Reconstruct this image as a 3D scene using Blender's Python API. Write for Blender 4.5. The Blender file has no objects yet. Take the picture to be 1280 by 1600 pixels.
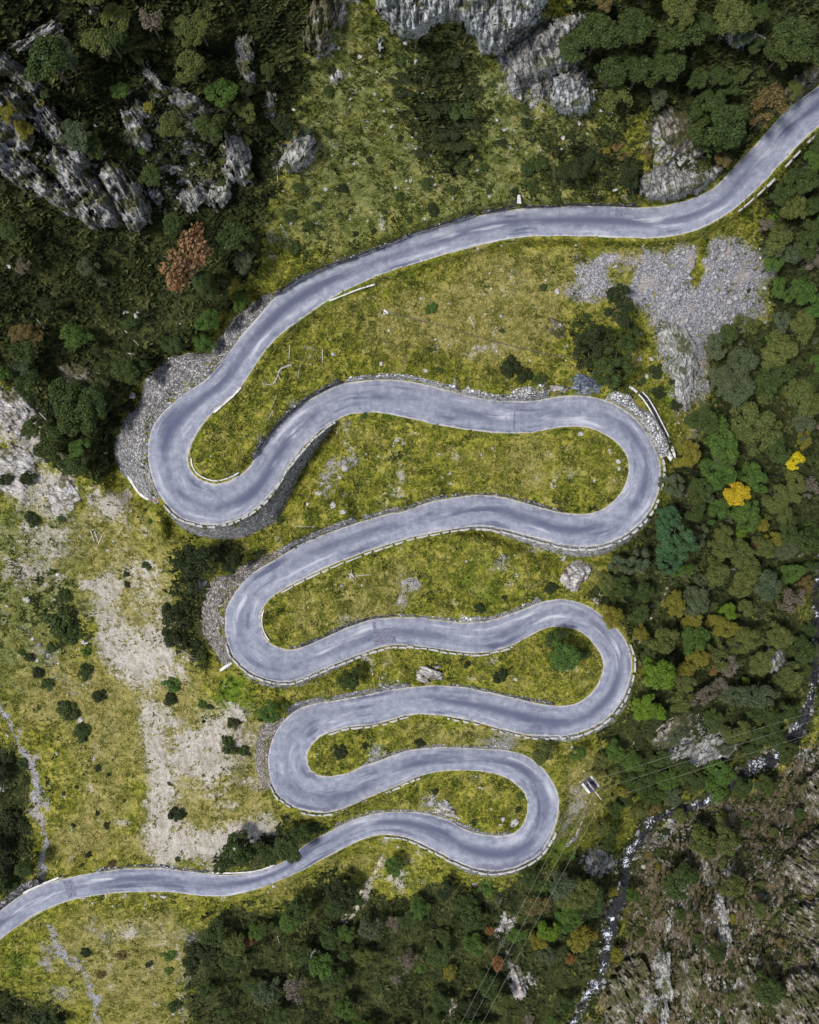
import bpy, bmesh, math, random
import numpy as np
from mathutils import Vector, Matrix

random.seed(11)
RNG = np.random.default_rng(11)
SC = bpy.context.scene
COL = SC.collection
CAM_H = 175.0          # drone height above the lowest road level


# ------------------------------------------------------------------ helpers
def wpos(px, py, z):
    """point of the plan (1280 x 1600 grid) at height z -> metres"""
    d = (CAM_H - np.asarray(z, float)) / 1280.0
    return (np.asarray(px, float) - 640) * d, (800 - np.asarray(py, float)) * d, np.asarray(z, float)


def sstep(a, b, x):
    t = np.clip((x - a) / (b - a), 0, 1)
    return t * t * (3 - 2 * t)


def hsh(ix, iy, s):
    n = (ix.astype(np.int64) * 374761393 + iy.astype(np.int64) * 668265263 + s * 974711) & 0xffffffff
    n = ((n ^ (n >> 13)) * 1274126177) & 0xffffffff
    n = ((n ^ (n >> 16)) * 2246822519) & 0xffffffff
    return ((n ^ (n >> 15)) & 0xffffff) / float(0xffffff)


def vnoise(x, y, s=0):
    x = np.asarray(x, float); y = np.asarray(y, float)
    x0 = np.floor(x); y0 = np.floor(y)
    fx = x - x0; fy = y - y0
    fx = fx * fx * (3 - 2 * fx); fy = fy * fy * (3 - 2 * fy)
    a = hsh(x0, y0, s); b = hsh(x0 + 1, y0, s); c = hsh(x0, y0 + 1, s); d = hsh(x0 + 1, y0 + 1, s)
    return (a * (1 - fx) + b * fx) * (1 - fy) + (c * (1 - fx) + d * fx) * fy


def fbm(x, y, s=0, o=4, g=0.5):
    t = 0; a = 1; n = 0
    for k in range(o):
        t = t + a * vnoise(x * 2 ** k + 17.3 * k, y * 2 ** k - 9.1 * k, s + k); n += a; a *= g
    return t / n


def ridged(x, y, s=0, o=4, g=0.5):
    t = 0; a = 1; n = 0
    for k in range(o):
        t = t + a * (1 - np.abs(2 * vnoise(x * 2 ** k + 7.7 * k, y * 2 ** k + 3.1 * k, s + k) - 1)); n += a; a *= g
    return t / n


def catmull(pts, step=3.0):
    p = np.array(pts, float)
    p = np.vstack([2 * p[0] - p[1], p, 2 * p[-1] - p[-2]])
    out = []
    for i in range(1, len(p) - 2):
        n = max(2, int(np.hypot(*(p[i + 1] - p[i])) / step))
        t = np.linspace(0, 1, n, endpoint=False)[:, None]
        a, b, c, d = p[i - 1], p[i], p[i + 1], p[i + 2]
        out.append(0.5 * (2 * b + (c - a) * t + (2 * a - 5 * b + 4 * c - d) * t ** 2 + (3 * b - a - 3 * c + d) * t ** 3))
    out.append(p[-2:-1])
    return np.vstack(out)


def resample(p, step=None, n=None):
    p = np.asarray(p, float)
    s = np.concatenate([[0], np.cumsum(np.hypot(*(np.diff(p[:, :2], axis=0).T)))])
    if n is None:
        n = max(2, int(round(s[-1] / step)) + 1)
    t = np.linspace(0, s[-1], n)
    return np.stack([np.interp(t, s, p[:, k]) for k in range(p.shape[1])], 1)


def gsmooth(a, w):
    a = np.asarray(a, float); w = min(w, max(0, (len(a) - 2) // 3))
    if w < 1: return a
    k = np.exp(-0.5 * (np.arange(-3 * w, 3 * w + 1) / w) ** 2); k /= k.sum()
    pad = np.concatenate([2 * a[0] - a[1:3 * w + 1][::-1], a, 2 * a[-1] - a[-3 * w - 1:-1][::-1]])
    return np.convolve(pad, k, 'valid')


def new_mesh(name, verts, faces, mat=None, smooth=False, attrs=None, parent=None):
    """verts (n,3) array, faces (m,k) array or list of arrays -> linked object"""
    me = bpy.data.meshes.new(name)
    verts = np.asarray(verts, np.float32)
    fl = faces if isinstance(faces, list) else [faces]
    fl = [np.asarray(f, np.int32) for f in fl if len(f)]
    nl = sum(f.size for f in fl); nf = sum(len(f) for f in fl)
    me.vertices.add(len(verts)); me.vertices.foreach_set('co', verts.ravel())
    me.loops.add(nl); me.polygons.add(nf)
    me.loops.foreach_set('vertex_index', np.concatenate([f.ravel() for f in fl]))
    tot = np.concatenate([np.full(len(f), f.shape[1], np.int32) for f in fl])
    me.polygons.foreach_set('loop_start', np.concatenate([[0], np.cumsum(tot)[:-1]]).astype(np.int32))
    me.polygons.foreach_set('loop_total', tot)
    if smooth:
        me.polygons.foreach_set('use_smooth', np.ones(nf, bool))
    for an, arr in (attrs or {}).items():
        arr = np.asarray(arr, np.float32)
        if arr.ndim == 1:
            me.attributes.new(an, 'FLOAT', 'POINT').data.foreach_set('value', arr)
        else:
            me.attributes.new(an, 'FLOAT_COLOR', 'POINT').data.foreach_set('color', arr.ravel())
    me.update(calc_edges=True)
    if mat:
        me.materials.append(mat)
    o = bpy.data.objects.new(name, me)
    COL.objects.link(o)
    if parent:
        o.parent = parent
    return o


def grid_faces(nr, nc, wrap=False):
    i = np.arange(nr * nc).reshape(nr, nc)
    if wrap:
        j = np.roll(i, -1, 1)
        return np.stack([i[:-1], j[:-1], j[1:], i[1:]], -1).reshape(-1, 4)
    return np.stack([i[:-1, :-1], i[:-1, 1:], i[1:, 1:], i[1:, :-1]], -1).reshape(-1, 4)


def setp(o, label=None, cat=None, group=None, kind=None):
    if label: o['label'] = label
    if cat: o['category'] = cat
    if group: o['group'] = group
    if kind: o['kind'] = kind
    return o


def empty(name, loc, rot=(0, 0, 0)):
    o = bpy.data.objects.new(name, None); COL.objects.link(o)
    o.location = loc; o.rotation_euler = rot; o.empty_display_size = 0.3
    return o


# ------------------------------------------------------------------ node helpers
class NT:
    def __init__(self, name):
        self.m = bpy.data.materials.new(name); self.m.use_nodes = True
        self.t = self.m.node_tree; self.n = self.t.nodes
        self.b = self.n['Principled BSDF']
        self.b.inputs['Specular IOR Level'].default_value = 0.25

    def link(self, a, b): self.t.links.new(a, b)

    def inp(self, node, key, v):
        s = node.inputs[key]
        if hasattr(v, 'is_output'): self.link(v, s)
        else: s.default_value = v if not isinstance(v, tuple) or len(v) != 3 or s.type == 'VECTOR' else (*v, 1)

    def pos(self): return self.n.new('ShaderNodeNewGeometry').outputs['Position']

    def attr(self, name, out='Color'):
        a = self.n.new('ShaderNodeAttribute'); a.attribute_name = name; return a.outputs[out]

    def sep(self, c):
        s = self.n.new('ShaderNodeSeparateColor'); self.inp(s, 0, c); return s.outputs

    def noise(self, vec, scale, detail=4.0, rough=0.55, dist=0.0):
        a = self.n.new('ShaderNodeTexNoise'); self.inp(a, 'Vector', vec)
        a.inputs['Scale'].default_value = scale; a.inputs['Detail'].default_value = detail
        a.inputs['Roughness'].default_value = rough; a.inputs['Distortion'].default_value = dist
        return a.outputs[0]

    def vor(self, vec, scale, feature='F1', out='Distance', rnd=1.0):
        a = self.n.new('ShaderNodeTexVoronoi'); a.feature = feature; self.inp(a, 'Vector', vec)
        a.inputs['Scale'].default_value = scale; a.inputs['Randomness'].default_value = rnd
        return a.outputs[out]

    def math(self, op, a, b=0.0, c=0.0, clamp=False):
        m = self.n.new('ShaderNodeMath'); m.operation = op; m.use_clamp = clamp
        self.inp(m, 0, a); self.inp(m, 1, b)
        if op in ('MULTIPLY_ADD',): self.inp(m, 2, c)
        return m.outputs[0]

    def ss(self, x, a, b):
        m = self.n.new('ShaderNodeMapRange'); m.interpolation_type = 'SMOOTHSTEP'
        self.inp(m, 0, x); m.inputs[1].default_value = a; m.inputs[2].default_value = b
        return m.outputs[0]

    def mix(self, f, a, b, mode='MIX'):
        m = self.n.new('ShaderNodeMix'); m.data_type = 'RGBA'; m.blend_type = mode
        self.inp(m, 0, f); self.inp(m, 6, a); self.inp(m, 7, b); return m.outputs[2]

    def ramp(self, f, stops):
        r = self.n.new('ShaderNodeValToRGB'); e = r.color_ramp.elements
        while len(e) < len(stops): e.new(0.5)
        for k, (p, c) in enumerate(stops):
            e[k].position = p; e[k].color = (*c, 1)
        self.inp(r, 0, f); return r.outputs[0]

    def vmul(self, v, s):
        m = self.n.new('ShaderNodeVectorMath'); m.operation = 'MULTIPLY'; self.inp(m, 0, v); m.inputs[1].default_value = s
        return m.outputs[0]

    def rot(self, v, ang):
        m = self.n.new('ShaderNodeVectorRotate'); m.rotation_type = 'Z_AXIS'; self.inp(m, 'Vector', v)
        m.inputs['Angle'].default_value = ang; return m.outputs[0]

    def bump(self, h, strength=0.5, dist=0.1, prev=None):
        b = self.n.new('ShaderNodeBump'); b.inputs['Strength'].default_value = strength; b.inputs['Distance'].default_value = dist
        self.inp(b, 'Height', h)
        if prev is not None: self.link(prev, b.inputs['Normal'])
        return b.outputs[0]

    def done(self, color, rough=0.9, normal=None, spec=None):
        self.inp(self.b, 'Base Color', color); self.inp(self.b, 'Roughness', rough)
        if normal is not None: self.link(normal, self.b.inputs['Normal'])
        if spec is not None: self.b.inputs['Specular IOR Level'].default_value = spec
        return self.m


# ------------------------------------------------------------------ ROAD OUTLINE (both edges, from upper right to lower left)
EP = [(1400, 25), (1335, 85), (1280, 133), (1229.6, 171.3), (1186, 220), (1145.6, 262), (1112, 295.6), (1065, 315.7), (1011, 323.5), (950.8, 321.8),
      (900.4, 321.5), (860, 324), (809.6, 325.8), (749, 336), (698.7, 351), (645, 367.8), (598, 386.3), (564, 400), (520.7, 415), (470, 437),
      (430, 464), (403, 494), (376, 524.3), (352.7, 558), (322.5, 591.5), (279, 621.7), (245, 655), (231.8, 689), (231.8, 722.5), (240, 756),
      (255.3, 783), (279, 808), (312, 819), (346, 820), (379.6, 808), (408, 788), (430, 762.8), (450, 729), (477, 695.6), (510.6, 665.4), (544, 648.6),
      (574.4, 644.5), (604.7, 647), (638, 653.6), (682, 663.7), (722, 670.4), (766, 675.5), (799.5, 676.5), (833, 675.5), (870, 668.7), (900.4, 667),
      (927.3, 670.4), (950.8, 682), (967.6, 695.6), (979.3, 712.4), (982.7, 732.6), (979.3, 749.4), (967.6, 773), (950.8, 789.7), (930, 800),
      (905, 803), (880, 801), (850, 794), (816.3, 784.6), (782.7, 775.5), (739, 773.5), (705.5, 778), (665, 786.3), (628, 799.7), (608, 802), (564.4, 815),
      (524, 828.6), (473.7, 848.7), (430, 874.5), (396.4, 894), (372.9, 917.6), (356, 944.4), (351, 971.3), (354.4, 1001.5), (366, 1029), (386.3, 1048),
      (409.8, 1060), (436, 1066), (463.6, 1063), (497, 1049), (540.8, 1031), (584.5, 1015), (618, 1008), (665, 1011), (715.5, 1019), (752.5, 1020),
      (792.8, 1011.6), (826.4, 994.8), (853, 982), (876.9, 979.7), (900.4, 984.8), (920.5, 998), (937.3, 1021.7), (942.4, 1045), (934, 1068.7),
      (917, 1088.9), (893.7, 1100.6), (860, 1101.5), (809.6, 1092), (759, 1080.5), (715.5, 1072.8), (665, 1071.4), (618, 1077), (564.4, 1087),
      (514, 1095.6), (473.7, 1104), (447, 1122), (428, 1150), (419, 1180), (421, 1212), (431, 1238), (450, 1256), (475, 1267), (507, 1270.5), (540.8, 1262),
      (577.8, 1246), (618, 1229), (658, 1212.4), (692, 1205), (732, 1204), (766, 1208.4), (792.8, 1216.8), (813, 1232), (823.7, 1250.4), (823, 1274),
      (813, 1294), (792.8, 1304.8), (766, 1305.8), (732, 1297.4), (698.7, 1280.6), (665, 1271), (631.5, 1269), (591, 1270.5), (557.6, 1279), (520.7, 1295.7),
      (480.4, 1317.6), (446.8, 1344), (415, 1359), (386.3, 1365), (336, 1366), (289, 1361), (241.9, 1356), (188, 1358), (141, 1364.6), (100.8, 1373),
      (67, 1383), (33.6, 1398), (0, 1423), (-50, 1462), (-110, 1525)]
EQ = [(1460, 55), (1360, 130), (1280, 198), (1246.4, 228.4), (1196, 282), (1152, 322.5), (1105.3, 352.7), (1065, 366), (1018, 372.8), (967.6, 371),
      (900, 369.5), (850, 368.8), (799.5, 373.5), (749, 383), (692, 399), (631.6, 416.8), (574.5, 437), (514, 469), (463.6, 504), (430, 531),
      (403, 564.6), (376, 605), (336, 642), (309, 675.5), (296, 705.7), (296.5, 729), (309, 746), (336, 755.5), (359.5, 750), (379.6, 738.5),
      (396.4, 719), (409.8, 697), (430, 671), (456.9, 643.5), (490.5, 619), (530.8, 601), (564.4, 594.5), (598, 592.5), (631.5, 594), (672, 601.5),
      (719, 615), (766, 624.4), (799.5, 626.5), (833, 625.5), (876.9, 618.5), (917, 619), (957.5, 629), (984.4, 645.5), (1004.5, 665.4), (1021.3, 695.6),
      (1031.4, 722.5), (1032.4, 749.4), (1026.4, 776), (1014.6, 800), (994.4, 823), (967.6, 841), (937.3, 852), (903.7, 854), (870, 849.4), (826.4, 837.6),
      (792.8, 829), (766, 823), (732.3, 823.5), (682, 832), (631.5, 843), (581, 859.5), (530.8, 878.3), (480, 901.8), (435, 926), (414.8, 944.4), (407.5, 961),
      (408.5, 981.4), (417, 999.9), (432, 1010), (450, 1014.5), (473.7, 1011), (504, 998), (541, 981.4), (574.4, 969.6), (618, 964), (665, 966),
      (715.5, 972), (752.5, 971.5), (792.8, 961), (826.4, 948), (855, 938.5), (883.6, 936.5), (917, 946), (944, 964.6), (971, 990), (984, 1015), (988, 1041.9),
      (983, 1068.7), (970, 1098), (950, 1121), (917, 1141), (883.6, 1150), (850, 1150.5), (816.3, 1147.5), (766, 1135), (719, 1123.5), (678.6, 1117.4),
      (638, 1118), (591, 1131), (540.8, 1137.6), (507, 1148), (488, 1162.8), (480.8, 1180), (483, 1198), (495, 1209.5), (514, 1213.5), (541, 1208),
      (572, 1195), (604.7, 1184), (645, 1171), (692, 1167.8), (732, 1169.5), (782.7, 1171), (816, 1178), (842, 1194), (862, 1219), (872.5, 1243.7),
      (872.5, 1277), (862, 1307.5), (846.5, 1330.7), (826.4, 1346), (799.5, 1357.6), (770, 1361.5), (742.4, 1358), (715.5, 1348), (682, 1330.7), (648, 1314.5),
      (621.5, 1306.5), (591, 1305), (557.6, 1315.5), (514, 1337), (473.7, 1359), (430, 1379), (396.4, 1391), (352.7, 1400.5), (312.4, 1400), (268.7, 1394.8),
      (228, 1394), (184.8, 1395.5), (141, 1400), (100.8, 1410), (60.5, 1427), (26.9, 1448.6), (0, 1469), (-38, 1506), (-85, 1570)]
Pd = resample(catmull(EP), 10.0); Qd = resample(catmull(EQ), 10.0)


def pair_edges(A, B):
    n, m = len(A), len(B)
    D = np.hypot(A[:, None, 0] - B[None, :, 0], A[:, None, 1] - B[None, :, 1]) ** 1.5
    C = np.full((n, m), 1e18); C[0, 0] = D[0, 0]
    for i in range(n):
        lo = max(0, int(i * m / n) - 70); hi = min(m, int(i * m / n) + 70)
        for j in range(lo, hi):
            if i == 0 and j == 0: continue
            b = 1e18
            if i and j: b = min(b, C[i - 1, j - 1])
            if i: b = min(b, C[i - 1, j])
            if j: b = min(b, C[i, j - 1])
            C[i, j] = b + D[i, j]
    i, j = n - 1, m - 1; path = [(i, j)]
    while i or j:
        c = []
        if i and j: c.append((C[i - 1, j - 1], i - 1, j - 1))
        if i: c.append((C[i - 1, j], i - 1, j))
        if j: c.append((C[i, j - 1], i, j - 1))
        _, i, j = min(c); path.append((i, j))
    return np.array(path[::-1], float)


_pp = pair_edges(Pd, Qd)
_ii, _jj = gsmooth(_pp[:, 0], 3), gsmooth(_pp[:, 1], 3)
_ii[0] = 0; _jj[0] = 0
NR = 2600
_t = np.linspace(0, len(_ii) - 1, NR)
_fi = np.interp(_t, np.arange(len(_ii)), _ii); _fj = np.interp(_t, np.arange(len(_jj)), _jj)
RP = np.stack([np.interp(_fi, np.arange(len(Pd)), Pd[:, k]) for k in (0, 1)], 1)
RQ = np.stack([np.interp(_fj, np.arange(len(Qd)), Qd[:, k]) for k in (0, 1)], 1)
RC = (RP + RQ) / 2
_s = np.concatenate([[0], np.cumsum(np.hypot(*np.diff(RC, axis=0).T))])
RZ = 38.0 - 38.5 * _s / _s[-1]
RHW = np.hypot(*(RP - RQ).T) / 2
RS = _s * 0.12   # metres along

# ------------------------------------------------------------------ TERRAIN HEIGHT
CTRL = [(-260, -260, 96), (200, -260, 92), (640, -260, 86), (1000, -260, 80), (1540, -260, 68),
        (0, 0, 78), (300, 0, 70), (640, 0, 65), (900, 0, 63), (1280, 0, 50), (0, 200, 64), (300, 200, 54), (640, 180, 50), (880, 180, 48),
        (1120, 130, 46), (0, 400, 44), (250, 400, 40), (450, 250, 46), (0, 600, 30), (150, 600, 27), (90, 800, 20), (0, 800, 20), (180, 850, 17),
        (0, 1000, 10), (200, 1000, 10), (150, 1200, 3), (330, 1150, 6), (0, 1250, -2), (150, 1320, 0), (-260, 600, 38), (-260, 1000, 16), (-260, 1400, -6),
        (0, 1620, -13), (200, 1600, -11), (400, 1500, -9), (600, 1600, -16), (700, 1470, -9), (800, 1600, -21), (-260, 1860, -24), (500, 1860, -28),
        (900, 1860, -38), (1280, 350, 27), (1200, 500, 19), (1100, 500, 23), (1070, 620, 20), (1100, 720, 15), (1200, 700, 7), (1280, 720, 1),
        (1150, 850, 2), (1100, 1000, 1), (1200, 1000, -8), (1060, 1150, -1), (1150, 1130, -9), (920, 1240, 2), (960, 1200, 1), (930, 1400, -13),
        (850, 1450, -10), (1280, 1250, -12), (1150, 1350, -14), (1280, 1450, 0), (1100, 1450, -15), (1100, 1600, -13), (1280, 1620, 5),
        (1540, 1500, 18), (1540, 1100, 2), (1540, 1860, 16), (1080, 1860, -26), (1540, 400, 20), (1540, 60, 48)]
CTRL = [(a, b, 38 + (c - 38) * 0.78) if b <= 250 else (a, b, c) for a, b, c in CTRL]
RIV = [(1500, 690, 14, -7), (1380, 770, 14, -10), (1310, 840, 13, -13), (1283, 885, 13, -14.3), (1277, 950, 13, -15.5), (1277, 1000, 10, -16.3), (1272, 1060, 11, -17.3), (1261, 1110, 15, -18.3),
       (1240, 1150, 16, -19.2), (1212, 1182, 18, -20), (1180, 1196, 17, -20.6), (1145, 1218, 13, -21.3), (1105, 1250, 17, -22), (1075, 1262, 13, -22.6), (1040, 1272, 14, -23.2),
       (1013, 1287, 16, -23.8), (1000, 1310, 14, -24.3), (985, 1330, 13, -24.7), (978, 1350, 10, -25.2), (977, 1372, 11, -25.8), (968, 1402, 14, -26.3), (955, 1430, 21, -26.8),
       (949, 1468, 20, -27.4), (943, 1500, 17, -27.9), (938, 1530, 14, -28.5), (922, 1548, 10, -29), (905, 1580, 11, -29.6), (893, 1605, 12, -30.2), (866, 1665, 14, -31.5), (800, 1800, 16, -34)]
RV = catmull([r[:2] for r in RIV], 2.5)
_rs = np.concatenate([[0], np.cumsum(np.hypot(*np.diff(RV, axis=0).T))])
_k = [int(np.argmin(np.hypot(*(RV - np.array(r[:2])).T))) for r in RIV]
RVW = np.interp(_rs, _rs[_k], [r[2] for r in RIV]) / 2
RVZ = np.interp(_rs, _rs[_k], [r[3] for r in RIV])
RVW = RVW * 0.82 * (0.15 + 1.5 * fbm(_rs * 0.045, _rs * 0, 808, 3))

_cp = [(a, b, c) for a, b, c in CTRL] + [(r[0], r[1], r[3]) for r in RIV] + [(RC[i, 0], RC[i, 1], RZ[i]) for i in range(0, NR, 18)]
_cp = np.array(_cp, float)
_X = _cp[:, :2] / 400.0


def _tpsk(r2): return 0.5 * r2 * np.log(r2 + 1e-12)


def tps_solve():
    n = len(_X)
    K = _tpsk(((_X[:, None] - _X[None]) ** 2).sum(-1)) + np.eye(n) * 2e-4
    Pm = np.hstack([np.ones((n, 1)), _X])
    A = np.zeros((n + 3, n + 3)); A[:n, :n] = K; A[:n, n:] = Pm; A[n:, :n] = Pm.T
    return np.linalg.solve(A, np.concatenate([_cp[:, 2], np.zeros(3)]))


_W = tps_solve()


def tps(px, py):
    q = np.stack([np.ravel(px), np.ravel(py)], 1) / 400.0
    out = np.empty(len(q))
    for a in range(0, len(q), 20000):
        qq = q[a:a + 20000]
        r2 = ((qq[:, None] - _X[None]) ** 2).sum(-1)
        out[a:a + 20000] = _tpsk(r2) @ _W[:-3] + _W[-3] + qq @ _W[-2:]
    return out.reshape(np.shape(px))


ST = 2.6
GX = np.arange(-182, 1463, ST); GY = np.arange(-182, 1783, ST)
NX, NY = len(GX), len(GY)
PX, PY = np.meshgrid(GX, GY)


def bil(arr, px, py):
    fx = np.clip((np.asarray(px, float) - GX[0]) / ST, 0, NX - 1.001); fy = np.clip((np.asarray(py, float) - GY[0]) / ST, 0, NY - 1.001)
    ix = fx.astype(int); iy = fy.astype(int); u = fx - ix; v = fy - iy
    return (arr[iy, ix] * (1 - u) + arr[iy, ix + 1] * u) * (1 - v) + (arr[iy + 1, ix] * (1 - u) + arr[iy + 1, ix + 1] * u) * v


# coarse thin plate -> fine grid
_cx = np.linspace(GX[0], GX[-1], 170); _cy = np.linspace(GY[0], GY[-1], 200)
_cz = tps(*np.meshgrid(_cx, _cy))
_fx = np.clip((PX - _cx[0]) / (_cx[1] - _cx[0]), 0, 168.999); _fy = np.clip((PY - _cy[0]) / (_cy[1] - _cy[0]), 0, 198.999)
_ix = _fx.astype(int); _iy = _fy.astype(int); _u = _fx - _ix; _v = _fy - _iy
ZT = (_cz[_iy, _ix] * (1 - _u) + _cz[_iy, _ix + 1] * _u) * (1 - _v) + (_cz[_iy + 1, _ix] * (1 - _u) + _cz[_iy + 1, _ix + 1] * _u) * _v


def splat(C, hw, z, rad):
    dist = np.full((NY, NX), 999.0); zz = np.zeros((NY, NX))
    for i in range(len(C)):
        r = hw[i] + rad
        x0 = max(0, int((C[i, 0] - r - GX[0]) / ST)); x1 = min(NX, int((C[i, 0] + r - GX[0]) / ST) + 2)
        y0 = max(0, int((C[i, 1] - r - GY[0]) / ST)); y1 = min(NY, int((C[i, 1] + r - GY[0]) / ST) + 2)
        if x1 <= x0 or y1 <= y0: continue
        d = np.hypot(PX[y0:y1, x0:x1] - C[i, 0], PY[y0:y1, x0:x1] - C[i, 1]) - hw[i]
        m = d < dist[y0:y1, x0:x1]
        dist[y0:y1, x0:x1][m] = d[m]; zz[y0:y1, x0:x1][m] = z[i]
    return dist, zz


RD, RDZ = splat(RC[::2], RHW[::2], RZ[::2], 40)
VD, VDZ = splat(RV, RVW, RVZ, 30)


def side_run(side, a, b, step=2.5):
    """run of one road edge between the spots a and b: points, outward unit vectors, road heights"""
    E, O = (RP, RQ) if side == 'P' else (RQ, RP)
    i0 = int(np.argmin(np.hypot(*(E - np.array(a)).T))); i1 = int(np.argmin(np.hypot(*(E - np.array(b)).T)))
    if i0 > i1: i0, i1 = i1, i0
    out = E[i0:i1 + 1] - O[i0:i1 + 1]; out = out / np.hypot(*out.T)[:, None]
    r = resample(np.hstack([E[i0:i1 + 1], out, RZ[i0:i1 + 1, None]]), step)
    o = r[:, 2:4]; o = o / np.hypot(*o.T)[:, None]
    return r[:, :2], o, r[:, 4]


# uphill retaining walls: side, from, to, band width (plan px), height m, tone, label
UPW = [('P', (430, 464), (745, 337), 8, 2.0, 'dark', 'long dark dry stone wall along the upper side of the top road'),
       ('P', (752, 335), (806, 326), 10, 1.9, 'dark', 'short dark stone wall beside the pale culvert slab'),
       ('P', (816, 326), (1000, 323), 7, 1.6, 'dark', 'dark stone wall under the grass bank of the top road'),
       ('Q', (396, 719), (536, 600), 9, 1.6, 'dark', 'dark stone wall climbing out of the first left hairpin grass'),
       ('Q', (540, 599), (720, 615), 14, 2.0, 'pale', 'pale stone wall above the crest of the second road leg'),
       ('Q', (722, 616), (858, 621), 17, 2.2, 'pale', 'pale stone wall below the dark shrubs of the second leg'),
       ('Q', (945, 625), (1027, 712), 13, 2.0, 'pale', 'broad pale rubble wall between first right hairpin and drain channel'),
       ('P', (440, 868), (560, 816), 20, 2.2, 'grey', 'wide grey stone wall leaving the second left hairpin'),
       ('P', (565, 815), (700, 779), 11, 1.8, 'grey', 'grey stone wall above the middle of the third leg'),
       ('P', (703, 778), (880, 801), 6, 1.3, 'dark', 'low dark stone wall beneath the widest grass lobe'),
       ('Q', (450, 1014), (620, 964), 6, 1.2, 'dark', 'low dark wall round the tip of the third grass lobe'),
       ('Q', (622, 964), (714, 972), 6, 1.2, 'grey', 'low grey wall above the patched stretch of the fourth leg'),
       ('Q', (717, 972), (846, 941), 11, 1.8, 'pale', 'pale stone wall rising to the shaded second right hairpin'),
       ('P', (452, 1118), (642, 1074), 15, 2.0, 'grey', 'grey rocky wall leading into the third left hairpin'),
       ('P', (700, 1072), (868, 1101), 6, 1.2, 'dark', 'low dark wall below the small wooded grass lobe'),
       ('Q', (570, 1196), (800, 1173), 6, 1.2, 'grey', 'low wall above the sixth leg below scrubby grass'),
       ('P', (520, 1296), (800, 1305), 6, 1.2, 'grey', 'low wall along the inside of the lowest right hairpin'),
       ('P', (70, 1382), (-20, 1440), 9, 1.5, 'dark', 'dark stone wall where the road leaves at lower left'),
       ('P', (150, 1363), (330, 1366), 4, 0.9, 'dark', 'low dark edge wall below the pale dirt clearing')]
# battered outer walls: side, from, to, outer outline, drop m, tone, label
OUTW = [('P', (432, 462), (250, 778), [(418, 456), (403, 467), (362.7, 497.4), (340, 530), (322.5, 551), (295.6, 551), (255, 561), (221.7, 597), (216, 628), (195, 648.6),
                                       (183, 675.5), (176, 702), (184.8, 736), (201.5, 752), (228.4, 781), (242, 783)], 5.0, 'grey',
         'huge sloping grey stone embankment outside the first left hairpin'),
        ('P', (258, 787), (528, 656), [(258, 796), (269, 812), (289, 829), (316, 839), (349, 843), (380, 841), (410, 828), (432, 814), (452, 780), (470, 741), (497, 700), (528, 660)], 4.0, 'grey',
         'curved grey stone wall below the first left hairpin'),
        ('P', (436, 870), (362, 1028), [(436, 858), (403, 871), (379.6, 879), (362, 897), (331, 903), (315.8, 944), (312.4, 984.8), (329, 1010), (352, 1046), (358, 1046)], 4.0, 'brown',
         'wide brown stone embankment outside the second left hairpin'),
        ('P', (446, 1124), (424, 1228), [(434, 1115), (412, 1126), (401, 1153), (398, 1200), (412, 1238)], 2.6, 'brown',
         'narrow stone embankment outside the third left hairpin'),
        ('Q', (720, 824), (1010, 806), [(720, 828), (766, 831), (792, 840), (826, 852), (870, 866), (903, 871), (940, 868), (972, 854), (1000, 832), (1018, 812)], 3.0, 'pale',
         'pale curved stone wall under the outside of first right hairpin'),
        ('P', (385, 1048), (560, 1024), [(380, 1055), (405, 1071), (436, 1077), (466, 1074), (500, 1060), (560, 1030)], 2.0, 'grey',
         'curved stone wall under the second left hairpin'),
        ('Q', (985, 1060), (830, 1150), [(992, 1066), (980, 1104), (957, 1130), (920, 1151), (883, 1160), (830, 1156)], 2.2, 'pale',
         'pale stone wall under the outside of second right hairpin'),
        ('Q', (862, 1310), (700, 1340), [(868, 1314), (850, 1338), (828, 1355), (800, 1367), (768, 1371), (738, 1368), (700, 1348)], 2.0, 'grey',
         'stone wall under the outside of the lowest right hairpin')]

bump_up = np.zeros((NY, NX)); bump_dn = np.zeros((NY, NX))


def around(p, r):
    x0 = max(0, int((p[0] - r - GX[0]) / ST)); x1 = min(NX, int((p[0] + r - GX[0]) / ST) + 2)
    y0 = max(0, int((p[1] - r - GY[0]) / ST)); y1 = min(NY, int((p[1] + r - GY[0]) / ST) + 2)
    return slice(y0, y1), slice(x0, x1)


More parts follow.
